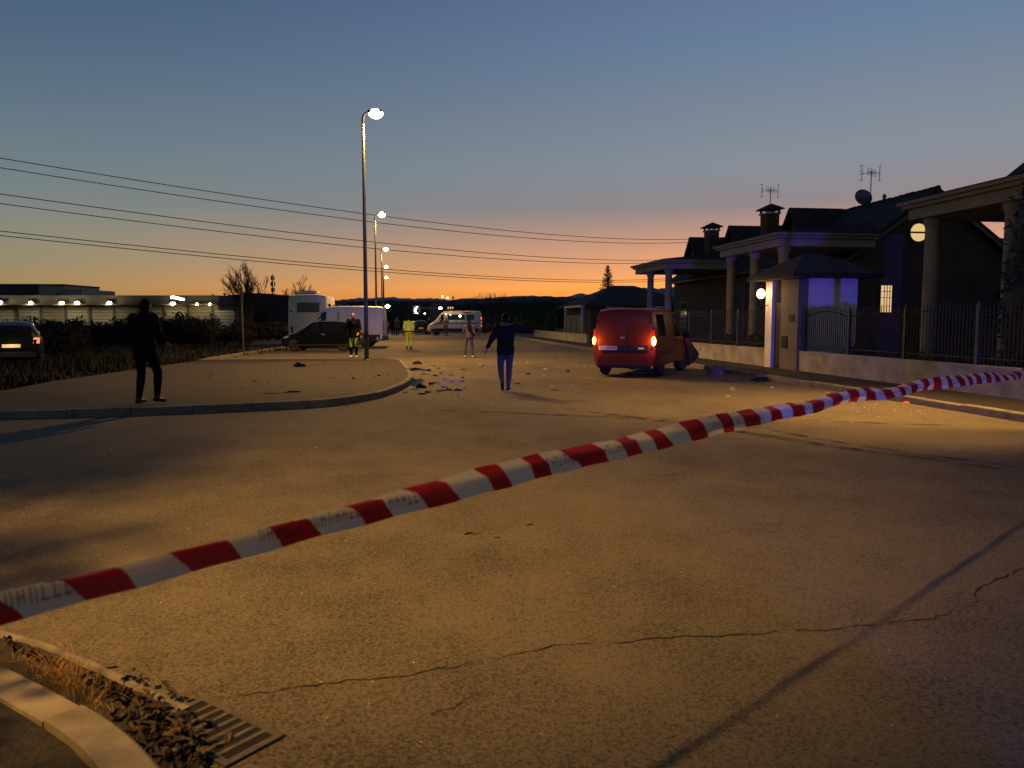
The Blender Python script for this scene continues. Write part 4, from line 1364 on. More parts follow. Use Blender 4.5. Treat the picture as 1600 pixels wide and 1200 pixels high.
bm_ = MB(); bm_.extr([(-2.13, -.84, .33), (-2.25, -.72, .33), (-2.25, .72, .33), (-2.13, .84, .33), (-1.75, .915, .33), (-1.75, -.915, .33)], (0, 0, .26))
bm_.build('rear_bumper', 'red_paint', van)
small(van, 'bumper_skirt', 'plastic', (-2.16, 0, .31), (.16, 1.5, .12))
for s in (-1, 1):
    mb = MB(); mb.extr([(-2.145, s * .80, .86), (-2.145, s * .89, .88), (-2.13, s * .875, 1.32), (-2.125, s * .80, 1.32)], (-.03, 0, 0)); ho = mb.build('rear_lamp', 'red_lens', van)
    mb = MB(); mb.ball((-2.175, s * .848, 1.0), (.035, .05 if s > 0 else .062, .10 if s > 0 else .125), 10, 8); mb.build('amber_bulb', 'amber_on', ho, smooth=60)
    point_light('amber_glow', (-2.33, s * .86, 1.0), 13, (1, .33, .05), van, .05)
mirrors(van, 1.12, .9, 1.12, 'plastic')
# hanging bumper and torn wing on the right front
rr = random.Random(5)
mb = MB()
pp = [(1.62, -.93, .82), (1.95, -.99, .90), (2.15, -1.05, .72), (2.42, -1.14, .52), (2.36, -1.16, .40), (2.2, -1.0, .18), (1.92, -.97, .13), (1.8, -.95, .45)]
mb.extr(pp, (-.06, .16, 0)); mb.build('hanging_bumper', 'plastic', van)
mb = MB(); mb.extr([(1.30, -.925, 1.02), (1.72, -.95, 1.03), (1.98, -1.0, .86), (2.06, -1.02, .70), (1.76, -.97, .75), (1.5, -.94, .80)], (-.02, .05, .01)); mb.build('torn_wing', 'red_paint', van)
mb = MB(); mb.extr([(1.9, -.5, .3), (2.2, -.9, .25), (2.35, -.4, .2), (2.3, .3, .28), (2.0, .5, .36)], (0, .02, .2)); mb.build('radiator', 'dark_metal', van)
for s in (-1, 1):
    mb = MB(); mb.ball((1.86, s * .80, .90), (.16, .08, .10), 8, 6); mb.build('headlamp', 'head_lens', van, smooth=60)
small(van, 'amber_lamp', 'amber_on', (1.93, -.90, 1.045), (.06, .03, .05))
small(van, 'mirror_cap', 'plastic', (1.0, -.86, 1.3), (.02, .02, .02))  # tiny black plastic block above the right mirror
small(van, 'aerial_base', 'plastic', (.6, 0, 1.88), (.05, .05, .05))


# --- hatchback body used for several cars
def hatchback(name, label, loc, rz, paint, rim='alloy', L_=3.96, two_tone=None, lit_tail=False, plate='plate', saloon=False, text=None):
    t = thing(name, label, 'car', loc, rz)
    k = L_ / 3.96
    st = [(-1.98, .42, .88, .98, .66, .70, .54), (-1.92, .30, .95, 1.16, .78, .80, .60), (-1.76, .24, .98, 1.36, .83, .845, .63), (-1.42, .22, .98, 1.47, .845, .855, .62), (-.75, .2, .965, 1.52, .85, .86, .61), (-.05, .2, .95, 1.52, .85, .86, .60),
          (.42, .2, .94, 1.44, .85, .855, .58), (.78, .2, .93, 1.20, .85, .85, .56), (1.16, .2, .90, .955, .84, .83, .60), (1.6, .22, .80, .85, .82, .79, .60), (1.88, .24, .66, .70, .74, .70, .50), (1.98, .32, .56, .60, .60, .56, .40)]
    st = [(q[0] * k, *q[1:]) for q in st]
    lf = Loft(st, .03)
    wh = [(-1.22 * k, .84), (-1.22 * k, -.84), (1.25 * k, .84), (1.25 * k, -.84)]
    cut_arches(lf.body(), wh, .36, [paint, 'plastic'], 'body', t)
    for x, y in wh: wheel(t, x, y, .315, .2, rim, 7)
    for s in (-1, 1):
        lf.patch(3.3, 4.9, 5.12, 7, s, na=6).build('side_window', 'glass', t)
        lf.patch(5.05, 6.9, 5.12, 6.9, s, na=6).build('side_window', 'glass', t)
        mb = MB(); mb.extr([(1.55 * k, s * .79, .70), (1.86 * k, s * .66, .62), (1.84 * k, s * .68, .70), (1.5 * k, s * .78, .80)], (0, s * .03, 0)); mb.build('headlamp', 'head_lens', t)
        mb = MB(); mb.extr([(-1.955 * k, s * .62, .80), (-1.93 * k, s * .80, .80), (-1.90 * k, s * .815, .98), (-1.945 * k, s * .64, .98)], (-.03, 0, 0)); mb.build('tail_lamp', 'red_on' if lit_tail else 'red_lens', t)
        small(t, 'door_handle', 'silver_bit', (-.25, s * .872, .86), (.16, .025, .03))
        lf.patch(2.5, 9, 2.05, 2.4, s, .01, 8, 1).build('sill_trim', 'plastic', t)
    lf.patch(7.0 - .95, 7.97, 7.1, 10, 0).build('windscreen', 'glass', t)
    lf.patch(1.15, 2.95, 7.1, 10, 0).build('rear_window', 'glass', t)
    mirrors(t, .72 * k, .84, .98, paint)
    small(t, 'rear_bumper', 'plastic', (-1.97 * k, 0, .42), (.12, 1.4, .2))
    small(t, 'grille', 'plastic', (1.97 * k, 0, .42), (.06, .9, .16))
    p = small(t, 'number_plate', plate, (-2.01 * k, 0, .72), (.02, .52, .115))
    if text: lettering(text, .11, 'plate_ink', p, (-.0115, 0, 0), (math.pi / 2, 0, -math.pi / 2), ext=.001)
    return t


bc = G(500, 549)
hatchback('black_hatchback', 'black hatchback with bright alloy wheels parked before the white van', (bc.x - .05, bc.y + .85, .0), math.pi - R(2), 'black_paint')
t = hatchback('parked_car', 'dark car with lit red tail lamp at the far left edge', (PX(-34, 25.4), 27.4, .0), R(120), 'grey_paint', lit_tail=True, plate='plate_lit', L_=4.3)
point_light('plate_light', (-2.4, 0, .75), 1.5, (1, .6, .25), t, .05)
hatchback('parked_car', 'dark car standing beyond the hi-vis worker, left of the ambulance', (PX(657, 84), 84, 0), R(100), 'grey_paint', rim='steel_rim')


# --- panel vans
def panel_van(name, label, loc, rz, L_, H, paint, window=False, cat='van', group=None):
    t = thing(name, label, cat, loc, rz)
    h = L_ / 2
    st = [(-h, .50, 1.25, H - .25, .90, .95, .80), (-h + .04, .40, 1.3, H - .06, .96, .99, .86), (-h + .3, .36, 1.32, H, 1.0, 1.01, .88), (-h + 1.5, .36, 1.32, H + .02, 1.01, 1.02, .88), (h - 2.3, .36, 1.32, H + .02, 1.01, 1.02, .88),
          (h - 1.75, .36, 1.32, H - .03, 1.01, 1.02, .87), (h - 1.45, .36, 1.32, H - .18, 1.01, 1.01, .84), (h - .72, .36, 1.28, 1.40, 1.0, .98, .80), (h - .25, .36, 1.08, 1.16, .96, .92, .76), (h - .06, .36, .86, .92, .88, .84, .70), (h, .42, .70, .74, .76, .72, .60)]
    lf = Loft(st, .03)
    wh = [(-h + 1.0, 1.0), (-h + 1.0, -1.0), (h - .95, 1.0), (h - .95, -1.0)]
    cut_arches(lf.body(), wh, .43, [paint, 'plastic'], 'body', t)
    for x, y in wh: wheel(t, x, y * .98, .345, .22, 'steel_rim', 6)
    for s in (-1, 1):
        lf.patch(5.15, 6.85, 5.06, 6.8, s, na=6).build('cab_window', 'glass', t)
        lf.patch(1.5, 9, 2.0, 2.9, s, .012, 10, 1).build('lower_trim', 'plastic', t)
        mb = MB(); mb.extr([(-h - .005, s * .84, 1.0), (-h - .0, s * .95, 1.0), (-h + .0, s * .93, 1.55), (-h - .0, s * .84, 1.55)], (-.03, 0, 0)); mb.build('tail_lamp', 'red_lens', t)
        mb = MB(); mb.ball((h - .22, s * .80, .92), (.16, .1, .14), 8, 6); mb.build('headlamp', 'head_lens', t, smooth=60)
        mb = MB(); mb.bb(-h + 2.55, -h + 2.57, s * 1.0 - .03, s * 1.0 + .03, .6, H - .35); mb.build('door_seam', 'plastic', t)
    lf.patch(6.1, 6.97, 7.1, 10, 0).build('windscreen', 'glass', t)
    mirrors(t, h - 1.35, 1.02, 1.45, 'plastic')
    small(t, 'rear_bumper', 'plastic', (-h - .02, 0, .52), (.16, 1.9, .26))
    small(t, 'front_bumper', 'plastic', (h - .02, 0, .48), (.14, 1.6, .26))
    return t, lf, h


vloc = Vector(((476 + 598) / 2 - 800, 0, 0)) / 1200 * 45.6
panel_van('white_van', 'white panel van parked sideways behind the black hatchback', (vloc.x * 1.0 - .02, 45.6, .0), math.pi + R(2), 4.96, 2.36, 'white_paint')

amb, lf, h = panel_van('ambulance', 'cream ambulance with red band standing across the far street', (PX(710, 79), 79.5, 0), math.pi + R(3), 5.5, 2.48, 'amb_paint', cat='ambulance')
for s in (-1, 1):
    lf.patch(2.0, 7.2, 4.35, 4.95, s, .010, 10, 1).build('red_band', 'amb_red', amb)
    lf.patch(2.35, 3.0, 5.5, 6.6, s, .009).build('side_window', 'glass', amb)
    lf.patch(3.1, 4.4, 5.5, 6.6, s, .009).build('side_window', 'glass', amb)
    lf.patch(2.6, 3.2, 6.9, 7.6, s, .012, 3, 2).build('red_flash', 'amb_red', amb)
mb = MB(); mb.bb(h - 2.25, h - 1.95, -.6, .6, 2.52, 2.66); mb.build('light_bar', 'red_lens', amb)
for s in (-1, 1):
    small(amb, 'roof_lamp', 'flood_white' if s < 0 else 'head_lens', (-h + .5, s * .90, 2.33), (.14, .06, .08))
    small(amb, 'rear_lamp', 'amber_on' if s < 0 else 'red_lens', (-h - .02, s * .8, 2.2), (.05, .12, .12))
    small(amb, 'marker_lamp', 'amber_on', (h - 1.9, s * .88, 2.2), (.08, .05, .08))
small(amb, 'inner_light', 'flood', (-.6, 1.0, 1.98), (.16, .04, .16))
for k in range(3): small(amb, 'glowing_reflector', 'red_on', (-h - .03, .88, 1.0 + k * .38), (.04, .1, .22))  # red emission put in for the light coming off the reflectors
point_light('ambulance_glow', (.4, 1.6, 2.3), 12, (1, .8, .45), amb, .1)

# --- motorhome seen from behind
mh = thing('motorhome', 'tall cream motorhome with grey rear window behind the white van', 'motorhome', (PX(494, 50.4), 50.5, 0), R(96))
st = [(-3.1, .55, 1.5, 2.95, 1.10, 1.14, 1.08), (-3.02, .45, 1.5, 3.1, 1.16, 1.18, 1.13), (-2.8, .42, 1.5, 3.16, 1.18, 1.18, 1.14), (0, .42, 1.5, 3.16, 1.18, 1.18, 1.14), (1.3, .42, 1.5, 3.16, 1.18, 1.18, 1.12), (1.9, .42, 1.5, 2.9, 1.15, 1.1, 1.0), (2.2, .42, 1.35, 1.5, 1.02, 1.0, .9), (2.9, .45, 1.0, 1.1, .95, .9, .8), (3.1, .5, .8, .85, .85, .8, .7)]
lf = Loft(st, .02)
wh = [(-1.5, 1.16), (-1.5, -1.16), (2.3, 1.02), (2.3, -1.02)]
cut_arches(lf.body(), wh, .42, ['cream_paint', 'plastic'], 'body', mh)
for x, y in wh: wheel(mh, x, y * .97, .34, .22, 'steel_rim', 6)
small(mh, 'rear_window', 'steel_rim', (-3.11, -.05, 2.35), (.04, 1.35, .58))
small(mh, 'window_surround', 'cream_paint', (-3.10, -.05, 2.35), (.03, 1.52, .72))
for s in (-1, 1):
    small(mh, 'tail_lamp', 'red_lens', (-3.12, s * .95, 1.0), (.05, .14, .4)); small(mh, 'vent_grille', 'plastic', (-3.105, s * .98, 2.12), (.03, .18, .07))
    small(mh, 'marker_lamp', 'red_lens', (-3.08, s * .9, 2.9), (.04, .12, .05))
    lf.patch(2.2, 2.7, 5.5, 6.5, s).build('side_window', 'glass', mh); lf.patch(3.2, 3.8, 5.5, 6.5, s).build('side_window', 'glass', mh)
small(mh, 'roof_box', 'cream_paint', (-2.1, .0, 3.29), (1.2, 1.05, .22)); small(mh, 'roof_vent', 'plastic', (-.6, .4, 3.24), (.6, .6, .12))
small(mh, 'rear_bumper', 'plastic', (-3.1, 0, .6), (.16, 2.1, .24))

# --- police car behind the photographer: the source of the blue light
pc = hatchback('police_car', 'white police car with a blue roof beacon standing behind the photographer', (6.5, -20.2, 0), R(92), 'white_paint', 'steel_rim')
small(pc, 'light_bar', 'plastic', (-.2, 0, 1.53), (.22, 1.0, .05))
for s in (-1, 1):
    mb = MB(); mb.lathe([(.08, 0), (.08, .1), (.05, .14), (.01, .15)], c=(-.2, s * .35, 1.56), n=14); mb.build('beacon', 'blue_on', pc, smooth=50)
for s in (-1, 1): small(pc, 'grille_beacon', 'blue_on', (2.0, s * .3, .60), (.05, .18, .06))
point_light('beacon_light', (2.15, 0, 1.25), BLUE_W, (.085, .06, 1), pc, .12)
panel_van('white_van', 'unseen white van added behind the photographer to block blue light', (.55, -3.6, 0), R(0), 4.96, 2.36, 'white_paint')  # added out of view to keep the blue beacon off the tape's left half

# ------------------------------------------------------------------ people
def person(label, loc, rz, pose=None, height=1.75, voxel=.012, jacket='cloth_black', trousers='jeans', shoes='shoe_dark', hair='short', bands=None, leg_bands=None, coat_len=.80, build=1.0, hair_mat='hair', group=None, cap=None, hood=None):
    """faces +y; joints in metres for a 1.75 m figure"""
    J = dict(pelvis=(0, 0, .95), waist=(0, .0, 1.10), chest=(0, .01, 1.30), neck=(0, .0, 1.47), head=(0, .025, 1.635),
             shL=(-.185, 0, 1.42), elL=(-.235, -.03, 1.14), haL=(-.24, .06, .90), shR=(.185, 0, 1.42), elR=(.235, -.03, 1.14), haR=(.24, .06, .90),
             hiL=(-.09, 0, .92), knL=(-.10, .02, .50), anL=(-.10, -.02, .09), hiR=(.09, 0, .92), knR=(.10, .02, .50), anR=(.10, -.02, .09),
             toL=None, toR=None)
    J.update(pose or {})
    V = {k: (Vector(v) if v is not None else None) for k, v in J.items()}
    for s in 'LR':
        if V['to' + s] is None: V['to' + s] = V['an' + s] + Vector((-.02 if s == 'L' else .02, .17, -.045))
    t = thing('person', label, 'person', loc, rz, group)
    t.scale = (height / 1.75,) * 3
    bones = []
    mb = MB()
    def cap_(a, b, ra, rb, tg):
        a, b = V[a] if isinstance(a, str) else a, V[b] if isinstance(b, str) else b
        n = max(2, int((b - a).length / .05))
        mb.tube([a.lerp(b, k / n) for k in range(n + 1)], [ra + (rb - ra) * k / n for k in range(n + 1)], 12)
        mb.ball(a, ra, 12, 8); mb.ball(b, rb, 12, 8)
        bones.append((a, b, (ra + rb) / 2, tg))
    W = build
    def torso(m, g, z_low=None):
        ax = [('pelvis', .158, .115), ('waist', .145, .105), ('chest', .175, .122), ('neck', .10, .085)]
        low = V['pelvis'] + Vector((0, 0, -.06 if z_low is None else z_low - .95))
        secs = [(low, .15, .11)] + [(V[a], rx, ry) for a, rx, ry in ax]
        pts = []
        for (p, rx, ry), (q, sx, sy) in zip(secs, secs[1:]):
            for k in range(5): pts.append((p.lerp(q, k / 5), rx + (sx - rx) * k / 5, ry + (sy - ry) * k / 5))
        pts.append(secs[-1])
        n = 16; vs, fs = [], []
        for p, rx, ry in pts:
            for k in range(n):
                a = 2 * math.pi * k / n
                vs.append(p + Vector(((rx * W + g) * math.cos(a), (ry * W + g) * math.sin(a), 0)))
        for i in range(len(pts) - 1):
            for k in range(n): fs.append((i * n + k, i * n + (k + 1) % n, (i + 1) * n + (k + 1) % n, (i + 1) * n + k))
        fs += [tuple(range(n)), tuple(range((len(pts) - 1) * n, len(pts) * n))]
        m.add(vs, fs)
    torso(mb, 0)
    bones.append((V['pelvis'], V['waist'], .14, 'trousers')); bones.append((V['waist'], V['neck'], .14, 'top'))
    hd = V['head']
    mb.ball(hd + Vector((0, 0, .01)), (.077, .096, .112), 16, 12)
    mb.ball(hd + Vector((0, .035, -.065)), (.056, .06, .055), 12, 8)
    mb.tube([hd + Vector((0, .088, .03)), hd + Vector((0, .115, -.012)), hd + Vector((0, .092, -.022))], [.009, .016, .012], 8)
    for s in (-1, 1): mb.ball(hd + Vector((s * .08, -.005, -.005)), (.014, .022, .034), 8, 6)
    cap_('neck', hd + Vector((0, -.01, -.06)), .058, .055, 'skin')
    bones.append((hd + Vector((0, 0, -.05)), hd + Vector((0, 0, .06)), .09, 'skin'))
    for s in 'LR':
        sg = -1 if s == 'L' else 1
        cap_(V['chest'] + Vector((sg * .08, 0, .08)), 'sh' + s, .085, .068 * W, 'top')
        cap_('sh' + s, 'el' + s, .058 * W, .043 * W, 'top')
        fd = (V['ha' + s] - V['el' + s]).normalized()
        cap_('el' + s, V['ha' + s] - fd * .03, .042, .028, 'top')
        # hand: palm, four fingers and a thumb
        hb = V['ha' + s]
        side = Vector((0, 0, 1)).cross(fd)
        side = side.normalized() if side.length > .05 else Vector((0, 1, 0))
        if side.y < 0: side = -side
        inn = fd.cross(side).normalized()
        if inn.x * sg > 0: inn = -inn
        cap_(hb - fd * .02, hb + fd * .055, .026, .030, 'skin')
        for k, (o, ln) in enumerate(((-.03, .062), (-.011, .075), (.010, .080), (.030, .070))):
            a = hb + fd * .06 + side * o; b = a + fd * ln * .55 + inn * .008; c = b + fd * ln * .35 + inn * .03
            mb.tube([a - fd * .02, a, b, c], [.011, .011, .0105, .009], 7); bones.append((a, c, .01, 'skin'))
        a = hb + side * .028; b = a + side * .022 + fd * .045; c = b + fd * .03 + inn * .012
        mb.tube([a, b, c], [.013, .0115, .010], 7); bones.append((a, c, .012, 'skin'))
        cap_('hi' + s, 'kn' + s, .092 * W, .062 * W, 'trousers')
        cap_('kn' + s, V['kn' + s].lerp(V['an' + s], .35), .060 * W, .062 * W, 'trousers')
        cap_(V['kn' + s].lerp(V['an' + s], .35), V['an' + s] + (V['kn' + s] - V['an' + s]).normalized() * .05, .060 * W, .05, 'trousers')
        td = V['to' + s] - V['an' + s]
        heel = V['an' + s] + Vector((0, 0, -.045)) - td.normalized() * .04
        cap_(heel, V['to' + s], .042, .036, 'shoes'); cap_('an' + s, heel, .045, .043, 'shoes')
    me = remeshed(mb, voxel, 3)
    mats = dict(skin=MT['skin'], trousers=MT[trousers], top=MT[jacket], shoes=MT[shoes])
    keys = list(mats)
    for k in keys: me.materials.append(mats[k])
    if leg_bands: me.materials.append(MT[leg_bands[0]])
    n = len(me.polygons)
    co = np.empty(n * 3); me.polygons.foreach_get('center', co); co = co.reshape(-1, 3)
    best = np.full(n, 1e9); idx = np.zeros(n, int)
    for a, b, r, tg in bones:
        a_, b_ = np.array(a), np.array(b); d = b_ - a_
        tt = np.clip(((co - a_) @ d) / max(d @ d, 1e-9), 0, 1)
        dist = np.linalg.norm(co - (a_ + tt[:, None] * d), axis=1) - r
        w = dist < best
        best[w] = dist[w]; idx[w] = keys.index(tg)
    if leg_bands:
        for z0, z1 in leg_bands[1]:
            w = (co[:, 2] > z0) & (co[:, 2] < z1) & (idx == keys.index('trousers'))
            idx[w] = len(keys)
    me.polygons.foreach_set('material_index', idx.astype(np.int32))
    me.name = 'body'
    link('body', me, t)
    # jacket over the body
    jm = MB()
    torso(jm, .022, coat_len)
    for s in 'LR':
        sg = -1 if s == 'L' else 1
        jbones = [(V['chest'] + Vector((sg * .08, 0, .08)), V['sh' + s], .10, .088), (V['sh' + s], V['el' + s], .078 * W, .062 * W), (V['el' + s], V['ha' + s] - (V['ha' + s] - V['el' + s]).normalized() * .03, .060, .046)]
        for a, b, ra, rb in jbones:
            m_ = max(2, int((b - a).length / .05))
            jm.tube([a.lerp(b, k / m_) for k in range(m_ + 1)], [ra + (rb - ra) * k / m_ for k in range(m_ + 1)], 12); jm.ball(a, ra, 12, 8)
            if b is not jbones[-1][1]: jm.ball(b, rb, 12, 8)
    jm.tube([V['neck'] + Vector((0, 0, -.06)), V['neck'] + Vector((0, 0, .035))], [.085, .078], 14)
    je = remeshed(jm, voxel, 3)
    # creases
    nv = len(je.vertices)
    vc_ = np.empty(nv * 3); vn_ = np.empty(nv * 3)
    je.vertices.foreach_get('co', vc_); je.vertices.foreach_get('normal', vn_)
    vc_ = vc_.reshape(-1, 3); vn_ = vn_.reshape(-1, 3)
    amp = np.array([noise.noise((x * 14, y * 14, z * 14)) * .008 + noise.noise((x * 6, y * 6, z * 16)) * .007 for x, y, z in vc_])
    je.vertices.foreach_set('co', (vc_ + vn_ * amp[:, None]).ravel()); je.update()
    je.materials.append(MT[jacket])
    if bands:
        je.materials.append(MT[bands[0]])
        n = len(je.polygons); co = np.empty(n * 3); je.polygons.foreach_get('center', co); co = co.reshape(-1, 3)
        mi = np.zeros(n, np.int32)
        for z0, z1 in bands[1]: mi[(co[:, 2] > z0) & (co[:, 2] < z1)] = 1
        if len(bands) > 2:
            je.materials.append(MT[bands[2]])
            for z0, z1 in bands[3]: mi[(co[:, 2] > z0) & (co[:, 2] < z1)] = 2
        je.polygons.foreach_set('material_index', mi)
    je.name = 'jacket'
    link('jacket', je, t)
    # hair
    hm = MB()
    hm.ball(hd + Vector((0, -.012, .026)), (.083, .098, .106), 16, 12)
    if hair == 'long':
        hm.ball(hd + Vector((0, -.06, -.06)), (.092, .07, .12), 14, 10); hm.ball(hd + Vector((0, -.125, -.20)), (.105, .06, .15), 14, 10); hm.ball(hd + Vector((.01, -.15, -.32)), (.085, .05, .11), 12, 8)
    else:
        hm.ball(hd + Vector((0, -.04, -.03)), (.076, .068, .07), 14, 10)
    he = remeshed(hm, max(voxel, .012), 2)
    kill = []
    bm = bmesh.new(); bm.from_mesh(he)
    for v in bm.verts:
        q = v.co - hd
        if q.y > .035 and q.z < .07: v.co = hd + Vector((q.x * .7, .02, q.z * .8))
        else: v.co = v.co + v.normal * noise.noise(v.co * 40) * .006
    bm.to_mesh(he); bm.free()
    he.materials.append(MT[cap] if cap else MT[hair_mat]); he.name = 'hair'
    link('hair' if not cap else 'cap', he, t)
    if hood:
        hm = MB(); hm.ball(V['neck'] + Vector((0, -.055, .015)), (.115, .075, .06), 14, 8); hm.ball(V['neck'] + Vector((0, -.02, .04)), (.10, .09, .045), 14, 8)
        he = remeshed(hm, .012, 2); he.materials.append(MT[hood]); link('hood', he, t)
    for s in (-1, 1):
        e = MB(); e.ball(hd + Vector((s * .031, .083, .018)), (.013, .008, .008), 8, 6); e.build('eye', 'shoe_dark', t)
    e = MB(); e.ball(hd + Vector((0, .09, -.058)), (.022, .008, .006), 8, 6); e.build('mouth', 'leaf_brown', t)
    return t


Z0 = .118
p = G(203, 634, .125)
person('man in all dark clothes walking on the pavement at left', (p.x + .12, p.y + .35, Z0), R(-12),
       dict(hiL=(-.09, 0, .92), knL=(-.115, .05, .50), anL=(-.13, -.02, .09), hiR=(.09, 0, .92), knR=(.13, .14, .51), anR=(.17, .04, .115), toR=(.20, .19, .05),
            haL=(-.22, .12, .98), elL=(-.27, -.02, 1.16), elR=(.29, -.04, 1.17), haR=(.28, .16, 1.02), head=(.03, .04, 1.62)),
       1.84, .011, 'cloth_black', 'cloth_black', 'shoe_dark', coat_len=.72, build=1.12)
p = G(790, 611)
person('man in dark jacket and blue jeans walking away, right arm outstretched', (p.x, p.y, .0), R(-4),
       dict(elL=(-.30, -.06, 1.18), haL=(-.42, -.02, .95), shR=(.19, 0, 1.44), elR=(.42, .05, 1.40), haR=(.64, .10, 1.34),
            knL=(-.115, .02, .50), anL=(-.05, -.26, .20), toL=(-.055, -.16, .05), knR=(.075, .10, .51), anR=(.055, .03, .09), head=(0, .03, 1.62)),
       1.74, .011, 'cloth_navy', 'jeans', 'shoe_dark', coat_len=.82, build=1.14, hood='grey_cloth')
p = G(553, 559, .118)
person('person in black jacket and reflective trousers facing the camera by the black car', (p.x, p.y, Z0), math.pi,
       dict(elR=(.27, .05, 1.18), haR=(.06, .18, 1.46), elL=(-.25, .0, 1.15), haL=(-.2, .12, .95)), 1.76, .013, 'cloth_black', 'cloth_black', 'shoe_white', leg_bands=('hivis', [(.42, .78)]), build=1.05)
p = G(639, 547)
person('worker in hi-vis yellow jacket and trousers walking away', (p.x, p.y, 0), R(3),
       dict(knL=(-.10, .03, .5), anL=(-.09, -.10, .12), knR=(.11, .12, .5), anR=(.10, .06, .09)), 1.78, .013, 'hivis', 'hivis', 'shoe_dark', bands=('reflective', [(1.08, 1.12), (1.19, 1.23)], 'cloth_navy', [(.93, 1.0)]),
       leg_bands=('cloth_navy', [(.10, .20)]), coat_len=.86, build=1.15)
p = G(733, 559)
person('young woman in lilac jacket with long dark hair, back turned', (p.x, p.y, 0), R(6),
       dict(knL=(-.15, .02, .5), anL=(-.19, -.02, .09), knR=(.14, .02, .5), anR=(.17, -.02, .09), elL=(-.26, .04, 1.17), haL=(-.16, .22, 1.24), elR=(.25, -.02, 1.15), haR=(.22, .14, .95)),
       1.60, .013, 'lilac', 'jeans', 'shoe_white', 'long', coat_len=.90, build=.92)
for n, (x, y, dy, jk, tr, lb, fc) in enumerate(((604, 526, 0, 'hivis_orange', 'cloth_black', 'rescuer in orange jacket beside the white van tail', 2.6), (612, 525, 1, 'cloth_black', 'cloth_black', 'dark dressed person right of the orange rescuer', .3),
                                                (621, 525, 0, 'grey_cloth', 'cloth_navy', 'person in grey coat left of the hi-vis worker', 2.9), (628, 526, 1.5, 'cloth_navy', 'jeans', 'person in navy half hidden behind the hi-vis worker', .5),
                                                (668, 524, 2, 'cloth_black', 'cloth_black', 'dark dressed person before the ambulance bonnet', 1.2), (700, 525, -2, 'hivis_orange', 'grey_cloth', 'rescuer in orange red standing beside the ambulance door', 3.0))):
    p = G(x, y)
    person(lb, (p.x, p.y + dy, 0), fc, dict(elL=(-.26, .05, 1.17), haL=(-.12, .2, 1.1)) if n % 2 else None, 1.74 + .04 * (n % 3), .02, jk, tr, 'shoe_dark', bands=('reflective', [(1.1, 1.14), (1.22, 1.26)]) if jk == 'hivis_orange' else None, group='people gathered by the ambulance')

# ------------------------------------------------------------------ barrier tape
def tape_material():
    m = new_mat('barrier_tape', (.7, .7, .68), .35)
    N, L = m.node_tree.nodes, m.node_tree.links
    b = N['Principled BSDF']
    uv = N.new('ShaderNodeUVMap'); uv.uv_map = 'UVMap'
    sep = N.new('ShaderNodeSeparateXYZ'); L.new(uv.outputs[0], sep.inputs[0])
    def M(op, a, c=None, d=None):
        k = N.new('ShaderNodeMath'); k.operation = op
        for i, v in enumerate((a, c, d)):
            if v is None: continue
            if isinstance(v, (int, float)): k.inputs[i].default_value = v
            else: L.new(v, k.inputs[i])
        return k.outputs[0]
    U, V = sep.outputs[0], sep.outputs[1]
    wv = N.new('ShaderNodeTexNoise'); wv.noise_dimensions = '1D'; wv.inputs['Scale'].default_value = 3.0; L.new(U, wv.inputs['W'])
    sl = M('ADD', M('MULTIPLY_ADD', V, .75, U), M('MULTIPLY', wv.outputs[0], .14))                     # slanted stripes
    st = M('LESS_THAN', M('FRACT', M('DIVIDE', sl, .225)), .5)
    # run of printed letters: upright strokes in the middle of the tape, three words per metre
    word = M('LESS_THAN', M('FRACT', M('ADD', M('DIVIDE', U, .95), .35)), .58)
    inrow = M('MULTIPLY', M('GREATER_THAN', V, .022), M('LESS_THAN', V, .058))
    cell = M('DIVIDE', U, .021)
    wn = N.new('ShaderNodeTexWhiteNoise'); wn.noise_dimensions = '1D'; L.new(M('FLOOR', cell), wn.inputs['W'])
    r = wn.outputs['Value']
    fr = M('FRACT', cell)
    s1 = M('LESS_THAN', M('ABSOLUTE', M('SUBTRACT', fr, .22)), .09)
    s2 = M('MULTIPLY', M('LESS_THAN', M('ABSOLUTE', M('SUBTRACT', fr, .66)), .08), M('GREATER_THAN', r, .3))
    bar = M('MULTIPLY', M('LESS_THAN', M('ABSOLUTE', M('SUBTRACT', V, M('MULTIPLY_ADD', M('FLOOR', M('MULTIPLY', r, 3)), .0145, .0255))), .0036), M('LESS_THAN', fr, .75))
    ink = M('MULTIPLY', M('MULTIPLY', word, inrow), M('MAXIMUM', bar, M('MAXIMUM', s1, s2)))
    m1 = N.new('ShaderNodeMix'); m1.data_type = 'RGBA'; m1.inputs[6].default_value = (.66, .65, .60, 1); m1.inputs[7].default_value = (.42, .016, .012, 1); L.new(st, m1.inputs[0])
    m2 = N.new('ShaderNodeMix'); m2.data_type = 'RGBA'; m2.inputs[7].default_value = (.03, .03, .035, 1); L.new(m1.outputs[2], m2.inputs[6]); L.new(M('MULTIPLY', ink, .62), m2.inputs[0])
    L.new(m2.outputs[2], b.inputs['Base Color'])
    tr = N.new('ShaderNodeBsdfTranslucent'); L.new(m2.outputs[2], tr.inputs[0])
    ms = N.new('ShaderNodeMixShader'); ms.inputs[0].default_value = .62
    L.new(b.outputs[0], ms.inputs[1]); L.new(tr.outputs[0], ms.inputs[2]); L.new(ms.outputs[0], N['Material Output'].inputs[0])
    return m


MT['tape'] = tape_material()
LT = TAB.length
tb = max(0, min(1, (TB - TA).dot(TAB) / TAB.dot(TAB)))


